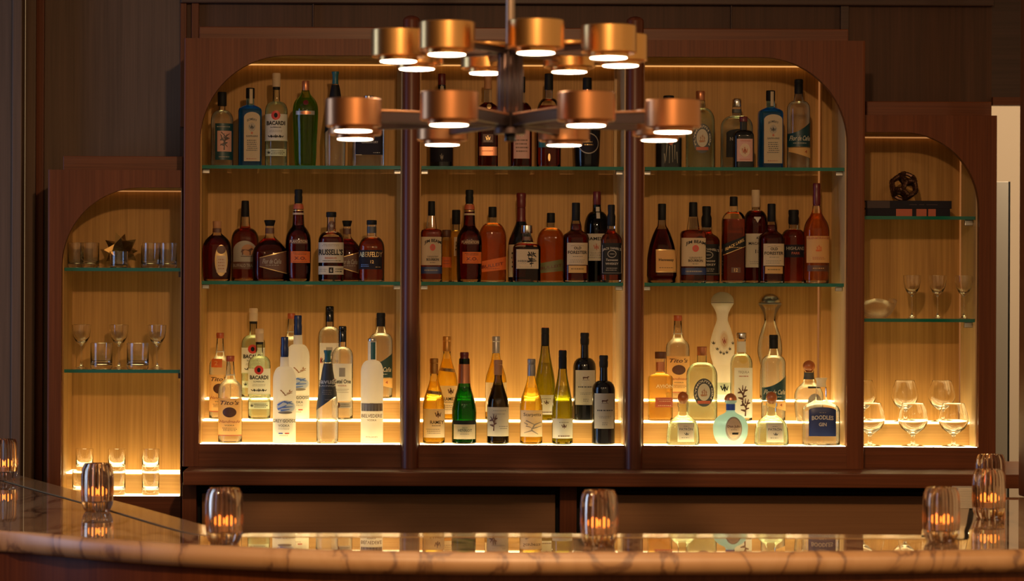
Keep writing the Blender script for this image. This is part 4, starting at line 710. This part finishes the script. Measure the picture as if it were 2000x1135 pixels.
# ------------------------------------------------------------------ back-bar worktop and base
ZLG = ZE-.505; DL = 7.79
wt = tag(boxo('worktop', hx(359, DL), 2.3, DL-8, .44, ZLG-.042, ZLG, 'walnut_rail', None, .003), 'reddish brown wooden worktop running under the central and right cabinets', 'worktop')
base = empty('base_cabinet', (0, 0, 0), 'low dark base cabinet with two wide panel doors under the wooden worktop', 'cabinet')
Db = 7.90; zt = ZLG-.0425
for a, b_ in ((357, 385), (1095, 1128), (1862, 1872)): boxo('upright', hx(a, Db), hx(b_, Db), Db-8, .42, 0, zt, 'walnut', base, .002)
for a, b_ in ((385, 1095), (1128, 1862)):
    boxo('recess', hx(a, Db), hx(b_, Db), Db-8+.06, Db-8+.075, 0, zt, 'black', base)
    a2, b2 = a+85*(a < 400)+7*0+(80 if a > 1000 else 0), b_-8
    d = boxo('door_panel', hx(a+ (10), Db), hx(b2, Db), Db-8+.02, Db-8+.045, .1, hz(376, Db), 'door_panel', base, .002)
    boxo('door_rail', hx(a+10, Db), hx(b2, Db), Db-8+.015, Db-8+.05, hz(374, Db), hz(367, Db), 'black_gloss', d, .001)
lb = tag(boxo('base_cabinet', hx(92, DS), hx(356, DS), DS-8, .44, 0, hz(440, DS)-.001, 'walnut', None, .003), 'plain dark base below the left side cabinet', 'cabinet')
# ------------------------------------------------------------------ bar counter
st = [((-1.37, .42), (-2.5, .42)), (C(41, 950), (-2.5, -.4)), (C(190, 991), (-2.4, -1.2)), (C(385, 1045), C(0, 1037)), (C(450, 1050), C(200, 1055)), (C(560, 1050), C(400, 1068)),
      (C(760, 1050), C(700, 1078)), (C(1000, 1050), C(1000, 1081)), (C(1500, 1052), C(1500, 1080)), (C(1800, 1054), C(1800, 1078)), (C(1876, 1055), C(2000, 1076)), (C(1889, 1035), C(2150, 1070)), (C(1897, 998), (2.2, -1.0))]
i0, i1 = st[-2][0], st[-1][0]; k = (-.62-i1[1])/(i1[1]-i0[1]); st.append(((i1[0]+(i1[0]-i0[0])*k, -.62), (2.4, -.62)))
def dens(pts, m_=5):
    xs = list(range(len(pts))); fx, fy = pchip(list(zip(xs, [p[0] for p in pts]))), pchip(list(zip(xs, [p[1] for p in pts])))
    return [(fx(i/m_), fy(i/m_)) for i in range((len(pts)-1)*m_+1)]
I_, O_ = dens([s_[0] for s_ in st]), dens([s_[1] for s_ in st])
# inner offset
def offs(pts, d):
    out_ = []
    for i in range(len(pts)):
        a, b_ = pts[max(0, i-1)], pts[min(len(pts)-1, i+1)]; dx, dy = b_[0]-a[0], b_[1]-a[1]; l = math.hypot(dx, dy) or 1
        out_.append((pts[i][0]-dy/l*d, pts[i][1]+dx/l*d))
    return out_
bar = empty('bar_counter', (0, 0, 0), 'curved polished stone-topped bar counter across the foreground', 'counter')
def sweep(name, A, B, prof, mat, smooth=True):
    """prof(i) in (s, z) with s=0 at A (inner) and 1 at B (outer) plus absolute offset"""
    bm = bmesh.new(); R_ = []
    for a, b_ in zip(A, B):
        d = Vector((b_[0]-a[0], b_[1]-a[1])); L = d.length; d.normalize()
        R_.append([bm.verts.new((a[0]+d.x*(s_*L+o), a[1]+d.y*(s_*L+o), z)) for s_, o, z in prof])
    n_ = len(prof)
    for i in range(len(R_)-1):
        for k_ in range(n_): bm.faces.new((R_[i][k_], R_[i+1][k_], R_[i+1][(k_+1) % n_], R_[i][(k_+1) % n_]))
    bm.faces.new(R_[0]); bm.faces.new(list(reversed(R_[-1]))); bmesh.ops.recalc_face_normals(bm, faces=bm.faces)
    return link(name, bm, mat, bar, smooth)
r = .025
nose = [(1, -r+r*math.sin(a), ZC-r+r*math.cos(a)) for a in [PI*k_/10 for k_ in range(11)]]
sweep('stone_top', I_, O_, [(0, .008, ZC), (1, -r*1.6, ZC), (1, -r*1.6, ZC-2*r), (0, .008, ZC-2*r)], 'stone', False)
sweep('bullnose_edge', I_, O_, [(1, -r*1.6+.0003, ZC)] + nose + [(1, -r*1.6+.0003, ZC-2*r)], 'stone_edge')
J_ = offs(I_, .105)
sweep('inner_rail', J_, I_, [(0, 0, ZC+.001), (1, -.0062, ZC+.001), (1, -.0062, ZC-.035), (0, 0, ZC-.035)], 'strip', True)
sweep('seam', I_, O_, [(0, -.006, ZC-.002), (0, .0079, ZC-.002), (0, .0079, ZC-.03), (0, -.006, ZC-.03)], 'black')
sweep('counter_front', O_, [(o[0]*1.0, o[1]+.001) for o in O_], [(0, 0, 0)]*0 or [(0, 0, 0), (0, .001, 0), (0, .001, .01), (0, 0, .01)], 'walnut') if False else None
Oi = [(o[0]+(i[0]-o[0])*.16, o[1]+(i[1]-o[1])*.16) for o, i in zip(O_, I_)]; Oj = [(o[0]+(i[0]-o[0])*.10, o[1]+(i[1]-o[1])*.10) for o, i in zip(O_, I_)]
sweep('front_panel', Oi, Oj, [(0, 0, ZC-2*r-.001), (1, 0, ZC-2*r-.001), (1, 0, 0.02), (0, 0, 0.02)], 'walnut')
# ------------------------------------------------------------------ votive candles on the counter
CG = 'votive candles along the bar counter'
def votive(px, py, label, glow):
    X_, Y_ = C(px, py); H, R = .124, .0425
    f = pchip([(0, .72), (.05, .82), (.18, .95), (.42, 1), (.72, .99), (.88, .94), (.96, .85), (1, .78)])
    h = empty('votive_holder', (X_, Y_, ZC+.0003), label, 'candle holder', CG)
    bm = bmesh.new(); seg = 96; ts = [k_/18 for k_ in range(19)]
    pr = [(R*f(t), H*t, .07) for t in ts] + [(R*f(t)-.0045, H*t, 0) for t in reversed(ts) if t > .2] + [(R*.35, H*.19, 0)]
    rings = []
    for r_, z, fl in pr:
        rings.append([bm.verts.new((r_*(1-fl*(.5+.5*math.cos(24*2*PI*k_/seg)))*math.cos(2*PI*k_/seg), r_*(1-fl*(.5+.5*math.cos(24*2*PI*k_/seg)))*math.sin(2*PI*k_/seg), z)) for k_ in range(seg)])
    for i in range(len(rings)-1):
        for k_ in range(seg): bm.faces.new((rings[i][k_], rings[i][(k_+1) % seg], rings[i+1][(k_+1) % seg], rings[i+1][k_]))
    bm.faces.new(list(reversed(rings[0]))); bm.faces.new(rings[-1])
    link('ribbed_glass', bm, 'candle_glass', h, True)
    t = empty('tealight', (X_, Y_, ZC+.0003+H*.21), glow, 'candle', 'tealights inside the ribbed holders')
    bm = bmesh.new(); lathe(bm, [(.017, 0), (.019, .001), (.019, .013), (.017, .014)], 24); link('wax', bm, 'cream', t, True)
    bm = bmesh.new(); lathe(bm, [(.003, .0145), (.010, .018), (.012, .024), (.010, .030), (.004, .036), (.001, .038)], 16); link('flame', bm, 'flame', t, True)
votive(8, 938, 'ribbed glass votive cut off by the left photo edge', 'lit tealight in the ribbed glass at the left photo edge')
votive(190, 999, 'ribbed glass votive on left wing in front of the side cabinet tumblers', 'lit tealight in the ribbed glass in front of the small tumblers')
votive(438, 1062, 'ribbed glass votive at the corner of bar below the left bay', 'lit tealight in the ribbed glass below the left bay')
votive(1170, 1066, 'ribbed glass votive near the middle of the front counter', 'lit tealight in the ribbed glass at mid counter')
votive(1838, 1058, 'ribbed glass votive left of the overlapping pair on the right', 'lit tealight in the ribbed glass left of the overlapping pair')
votive(1931, 1012, 'ribbed glass votive, nearer one of the overlapping pair at right', 'lit tealight in the nearer glass of the overlapping pair')
votive(1934, 974, 'ribbed glass votive, farther one of the overlapping pair at right', 'lit tealight in the farther glass of the overlapping pair')
nx_, ny_ = C(1893, 992)
nk = empty('napkin_stack', (nx_, ny_, ZC+.0015), 'small stack of cream paper napkins behind the right votives', 'napkins')
for k_ in range(12): boxo('napkin', -.04+.001*(k_ % 3), .04, -.04, .04+.001*(k_ % 2), k_*.0045, k_*.0045+.004, 'cream', nk, .001)
# ------------------------------------------------------------------ glassware
def gobj(name, cx, base_, D, zb, prof, label, group, cat, seg=40, mat='crystal'):
    p = P(cx, base_, D); bm = bmesh.new(); lathe(bm, prof, seg, close=False)
    o = link(name, bm, mat, None, 'all'); bmesh_fix(o); o.location = (p.x, D-8, zb+.0003)
    try: o.data.set_sharp_from_angle(angle=.9)
    except Exception: pass
    return tag(o, label, cat, group)
def bmesh_fix(o):
    bm = bmesh.new(); bm.from_mesh(o.data); es = [e for e in bm.edges if e.is_boundary]
    if es: bmesh.ops.holes_fill(bm, edges=es, sides=0)
    bmesh.ops.recalc_face_normals(bm, faces=bm.faces); bm.to_mesh(o.data); bm.free()
def tumbler(hwpx, hpx, D, th=.0016, bt=.16):
    a, h = hwpx/F*D, hpx/F*D
    return [(a*.90, 0), (a*.97, .002), (a, h*.1), (a, h), (a-th, h+.0004), (a-th, h*(bt+.06)), (a*.8, h*bt), (a*.2, h*bt*.9)]
def stem(hw, H, D, kind):
    a, h = hw/F*D, H/F*D
    if kind == 'nick':
        o = [(a*.72, 0), (a*.72, .001), (a*.35, .003), (a*.12, h*.08), (a*.075, h*.2), (a*.075, h*.48), (a*.16, h*.535), (a*.55, h*.60), (a*.86, h*.72), (a*.98, h*.86), (a, h)]
        i = [(a-.001, h+.0004), (a*.93, h*.86), (a*.80, h*.73), (a*.46, h*.63), (a*.12, h*.60), (a*.03, h*.598)]
    else:
        o = [(a*.80, 0), (a*.80, .001), (a*.45, .004), (a*.14, h*.08), (a*.11, h*.2), (a*.16, h*.27), (a*.42, h*.32), (a*.78, h*.42), (a*.98, h*.55), (a, h*.64), (a*.92, h*.80), (a*.76, h*.95), (a*.71, h)]
        i = [(a*.69, h+.0004), (a*.74, h*.95), (a*.89, h*.80), (a*.965, h*.64), (a*.945, h*.56), (a*.74, h*.45), (a*.38, h*.36), (a*.1, h*.335), (a*.03, h*.334)]
    zo = pchip  # densify the outline
    return o+i
DG = 8.20
for cx, hw, lab in ((148, 15.5, 'leftmost rocks glass on upper left cabinet shelf, half behind the arch'), (175, 18.5, 'rocks glass just left of the bronze star'), (294, 18.5, 'rocks glass just right of the bronze star'), (328, 17.5, 'rightmost rocks glass on the upper left cabinet shelf')):
    gobj('rocks_glass', cx, 521, DG, ZL1, tumbler(hw, 49, DG), lab, 'rocks glasses on the upper left shelf', 'glass')
gobj('rocks_glass', 232, 521, 8.15, ZL1, tumbler(18, 32, 8.15), 'low clear glass standing in front of the bronze star', 'rocks glasses on the upper left shelf', 'glass')
for cx, lab in ((159, 'leftmost stemmed glass on lower left cabinet shelf'), (232, 'middle stemmed glass between the two tumblers of lower left shelf'), (306, 'rightmost stemmed glass on lower left cabinet shelf')):
    gobj('stemmed_glass', cx, 722, DG+.03, ZL2, stem(18.5, 85, DG+.03, 'nick'), lab, 'stemmed glasses on the lower left shelf', 'glass')
for cx, lab in ((198, 'left tumbler on the lower left cabinet shelf'), (269, 'right tumbler on the lower left cabinet shelf')):
    gobj('tumbler', cx, 722, DG-.05, ZL2, tumbler(21.5, 51, DG-.05), lab, 'tumblers on the lower left shelf', 'glass')
for y0, z, tp, q, dd in ((922, ZLb, 44, 'back', 8.25), (968, ZLf, 47, 'front', 8.14)):
    for cx, w_ in ((165 if q == 'back' else 158, 'left'), (228, 'middle'), (294, 'right')):
        gobj('small_tumbler', cx, y0, dd, z, tumbler(17, tp, dd, .0022, .22), '%s small tumbler in %s row of left cabinet floor' % (w_, q), 'small tumblers on the left cabinet steps', 'glass')
for cx, w_ in ((1781, 'left'), (1831, 'middle'), (1882, 'right')):
    gobj('stemmed_glass', cx, 620, 8.14, ZR2, stem(17, 84, 8.14, 'nick'), '%s stemmed glass on the lower shelf of right cabinet' % w_, 'stemmed glasses on the right shelf', 'glass')
for cx, w_ in ((1685, 'left'), (1767, 'middle'), (1839, 'right')):
    gobj('brandy_snifter', cx, 822, 8.25, ZRb, stem(26, 80, 8.25, 'snifter'), '%s brandy snifter in the back row of right cabinet' % w_, 'brandy snifters', 'glass')
for cx, w_ in ((1699, 'left'), (1783, 'middle'), (1862, 'right')):
    gobj('brandy_snifter', cx, 870, 8.14, ZRf, stem(29, 84, 8.14, 'snifter'), '%s brandy snifter in the front row of right cabinet' % w_, 'brandy snifters', 'glass')
# wavy glass bowl
bm = bmesh.new(); R_ = []; sg = 64
bp = [(.018, 0, 0), (.03, .002, .0), (.045, .014, .2), (.055, .035, .6), (.061, .058, 1), (.0585, .059, 1), (.050, .036, .6), (.040, .018, .2), (.01, .008, 0)]
for r_, z, wv in bp:
    R_.append([bm.verts.new((r_*(1+.06*wv*math.cos(5*a))*math.cos(a), r_*(1+.06*wv*math.cos(5*a))*math.sin(a), z+wv*.007*math.sin(3*a+.5)-wv*.004)) for a in [2*PI*k_/sg for k_ in range(sg)]])
for i in range(len(R_)-1):
    for k_ in range(sg): bm.faces.new((R_[i][k_], R_[i][(k_+1) % sg], R_[i+1][(k_+1) % sg], R_[i+1][k_]))
bm.faces.new(list(reversed(R_[0]))); bm.faces.new(R_[-1])
p = P(1712, 620, 8.19); o = link('glass_bowl', bm, 'bowl_glass', None, 'all'); o.location = (p.x, .19, ZR2+.0003)
tag(o, 'wavy clear glass bowl at the left of right cabinet shelf', 'bowl')
# bronze faceted star
bm = bmesh.new(); rr = 34/F*8.23
bmesh.ops.create_icosphere(bm, subdivisions=1, radius=rr*.62)
fs = list(bm.faces)
for f_ in fs:
    c = f_.calc_center_median(); nrm = c.normalized()
    if True:
        v = bm.verts.new(nrm*rr*1.08); vs = list(f_.verts); bm.faces.remove(f_)
        for i in range(3): bm.faces.new((vs[i], vs[(i+1) % 3], v))
bmesh.ops.recalc_face_normals(bm, faces=bm.faces); bmesh.ops.rotate(bm, verts=bm.verts, matrix=Matrix.Rotation(.4, 3, 'Y') @ Matrix.Rotation(.25, 3, 'X'))
zmin = min(v.co.z for v in bm.verts); bmesh.ops.translate(bm, verts=bm.verts, vec=(0, 0, -zmin))
p = P(236, 521, 8.23); o = link('star_sculpture', bm, 'star_bronze'); o.location = (p.x, .232, ZL1+.0003)
tag(o, 'faceted bronze star ornament on the upper left cabinet shelf', 'sculpture')
# openwork sphere
p = P(1765, 388, 8.2); zbk = ZR1+.0003
bm = bmesh.new(); bmesh.ops.create_icosphere(bm, subdivisions=1, radius=1)
bmesh.ops.dissolve_limit(bm, angle_limit=.01, verts=bm.verts, edges=bm.edges)
me = bpy.data.meshes.new('d'); bm.to_mesh(me)
dual = bmesh.new(); fc = {f_.index: dual.verts.new(f_.calc_center_median().normalized()) for f_ in bm.faces}
bm.verts.ensure_lookup_table()
rs = 28.5/F*8.2
for e in bm.edges:
    pass
tubes = bmesh.new()
def tube(bm_, a, b_, r_, seg=8):
    d = (b_-a); q = d.to_track_quat('Z', 'Y'); L = d.length; A_, B_ = [], []
    for k_ in range(seg):
        o_ = q @ Vector((r_*math.cos(2*PI*k_/seg), r_*math.sin(2*PI*k_/seg), 0)); A_.append(bm_.verts.new(a+o_)); B_.append(bm_.verts.new(b_+o_))
    for k_ in range(seg): bm_.faces.new((A_[k_], A_[(k_+1) % seg], B_[(k_+1) % seg], B_[k_]))
    bm_.faces.new(list(reversed(A_))); bm_.faces.new(B_)
for e in bm.edges:
    f2 = e.link_faces
    if len(f2) == 2:
        a, b_ = f2[0].calc_center_median().normalized(), f2[1].calc_center_median().normalized(); pp = [(a.lerp(b_, k_/4)).normalized()*rs*.9 for k_ in range(5)]
        for k_ in range(4): tube(tubes, pp[k_], pp[k_+1], rs*.15)
        for q_ in (pp[0],): bmesh.ops.create_icosphere(tubes, subdivisions=1, radius=rs*.2, matrix=Matrix.Translation(q_))
bm.free(); dual.free(); bpy.data.meshes.remove(me)
bmesh.ops.rotate(tubes, verts=tubes.verts, matrix=Matrix.Rotation(.5, 3, 'X') @ Matrix.Rotation(.3, 3, 'Y'))
HB = 31/F*8.2
o = link('openwork_sphere', tubes, 'sphere_metal', None, True); o.location = (p.x, .2, zbk+HB+rs*.98+.0006)
tag(o, 'dark metal openwork sphere resting on the two stacked books', 'sculpture')
for k_, (xa, xb, nm_, mt, lab) in enumerate(((1690, 1855, 'bottom', 'book_navy', 'lower thick dark book with reddish spine picture under the other book'), (1690, 1858, 'top', 'book_navy', 'upper dark book with grey spine block beneath the metal sphere'))):
    D = 8.16; x0 = hx(xa, D); w = hx(xb, D)-x0; h = HB/2-.0004
    b0 = empty('book', (x0, D-8, zbk+k_*HB/2), lab, 'book', 'stacked books in the right cabinet')
    bm = bmesh.new(); box(bm, 0, w, 0, .13, 0, .002); box(bm, 0, w, 0, .13, h-.002, h); box(bm, 0, w, 0, .003, .002, h-.002)
    c_ = link('cover', bm, mt, b0); boxo('pages', .002, w-.003, .0035, .127, .0025, h-.0025, 'paper', b0)
    if k_: boxo('spine_block', .003, w*.28, -.0006, 0, .001, h-.001, 'book_grey', c_)
    else:
        for a_, b__ in ((.36, .55), (.6, .72), (.74, .83)): boxo('spine_picture', w*a_, w*b__, -.0006, 0, .001, h-.001, 'rust', c_)
    if k_:
        bm = bmesh.new()
        for xx, ww in ((.55, .09), (.65, .06), (.77, .13)):
            box(bm, w*(xx-ww/2), w*(xx+ww/2), -.0006, 0, h*.46, h*.54)
        link('spine_print', bm, 'book_grey', c_)
# ------------------------------------------------------------------ chandelier
DCH = 5.7; pc = P(996, 266, DCH)
ch = empty('chandelier', (pc.x, DCH-8, pc.z), 'two-tier copper chandelier with sixteen drum lamps hanging in front of the cabinets', 'chandelier')
zu = P(996, 125, DCH).z - pc.z
def zz(py): return P(996, py, DCH).z - pc.z
def cyl(name, r_, z0, z1, mat, parent, seg=32, flute=0, fl=0, x=0, y=0):
    bm = bmesh.new(); lathe(bm, [(r_*.97, z0), (r_, z0+.001), (r_, z1-.001), (r_*.97, z1)], seg, flute=flute, fl=fl, cx=x, cy=y); return link(name, bm, mat, parent, True)
cyl('stem', .0100, zz(95), 3.3-pc.z, 'stem_metal', ch); cyl('column', .0285, zz(256), zz(92), 'bronze_dark', ch, 96, 16, .12); cyl('collar', .034, zz(262), zz(250), 'bronze_dark', ch)
cyl('finial', .0125, zz(276), zz(262), 'black_gloss', ch); cyl('upper_collar', .034, zz(100), zz(88), 'bronze_dark', ch); cyl('ceiling_rose', .07, 3.28-pc.z, 3.3-pc.z, 'steel', ch)
RD, HD = .0592, .057
def lamp(R, ang, zl, mat, armh):
    x, y = R*math.sin(ang), -R*math.cos(ang)
    l_ = bpy.data.objects.new('lamp', None); COL.objects.link(l_); l_.parent = ch; l_.location = (x, y, zl); l_.rotation_euler = (0, 0, ang)
    bm = bmesh.new()
    lathe(bm, [(RD*.73, .010), (RD-.003, .0095), (RD, .0120), (RD, HD+.010), (RD-.002, HD+.0115), (RD-.004, HD+.010), (RD-.004, HD-.004)], 48); link('shade', bm, mat, l_, True)
    bm = bmesh.new(); lathe(bm, [(RD*.70, .001), (RD*.72, .002), (RD*.72, .0098)], 48); link('bezel', bm, mat, l_, True)
    bm = bmesh.new(); lathe(bm, [(RD*.62, -.0005), (RD*.66, .0002), (RD*.66, .0012)], 40); link('lens', bm, 'lens', l_, True)
    d = Vector((math.sin(ang), -math.cos(ang), 0)); r0, r1 = .025, R-RD+.001
    bm = bmesh.new(); box(bm, -.009 if armh > .015 else -.006, .009 if armh > .015 else .006, -r1, -r0, 0, armh, .001); bmesh.ops.rotate(bm, verts=bm.verts, matrix=Matrix.Rotation(ang, 3, 'Z'))
    bmesh.ops.translate(bm, verts=bm.verts, vec=(0, 0, zl+.021)); arm = link('arm', bm, 'bronze_dark', ch)
    bm = bmesh.new(); box(bm, -.011, .011, -r1, -r0-.01, 0, .004, .0008); bmesh.ops.rotate(bm, verts=bm.verts, matrix=Matrix.Rotation(ang, 3, 'Z'))
    bmesh.ops.translate(bm, verts=bm.verts, vec=(0, 0, zl+.0212+armh)); link('arm_cap', bm, mat, arm)
for k_ in range(8): lamp(.3665, math.radians(22.5+45*k_), 0, 'copper', .022)
for k_ in range(8): lamp(.247, math.radians(9.8+45*k_), zu, 'copper_lit', .012)
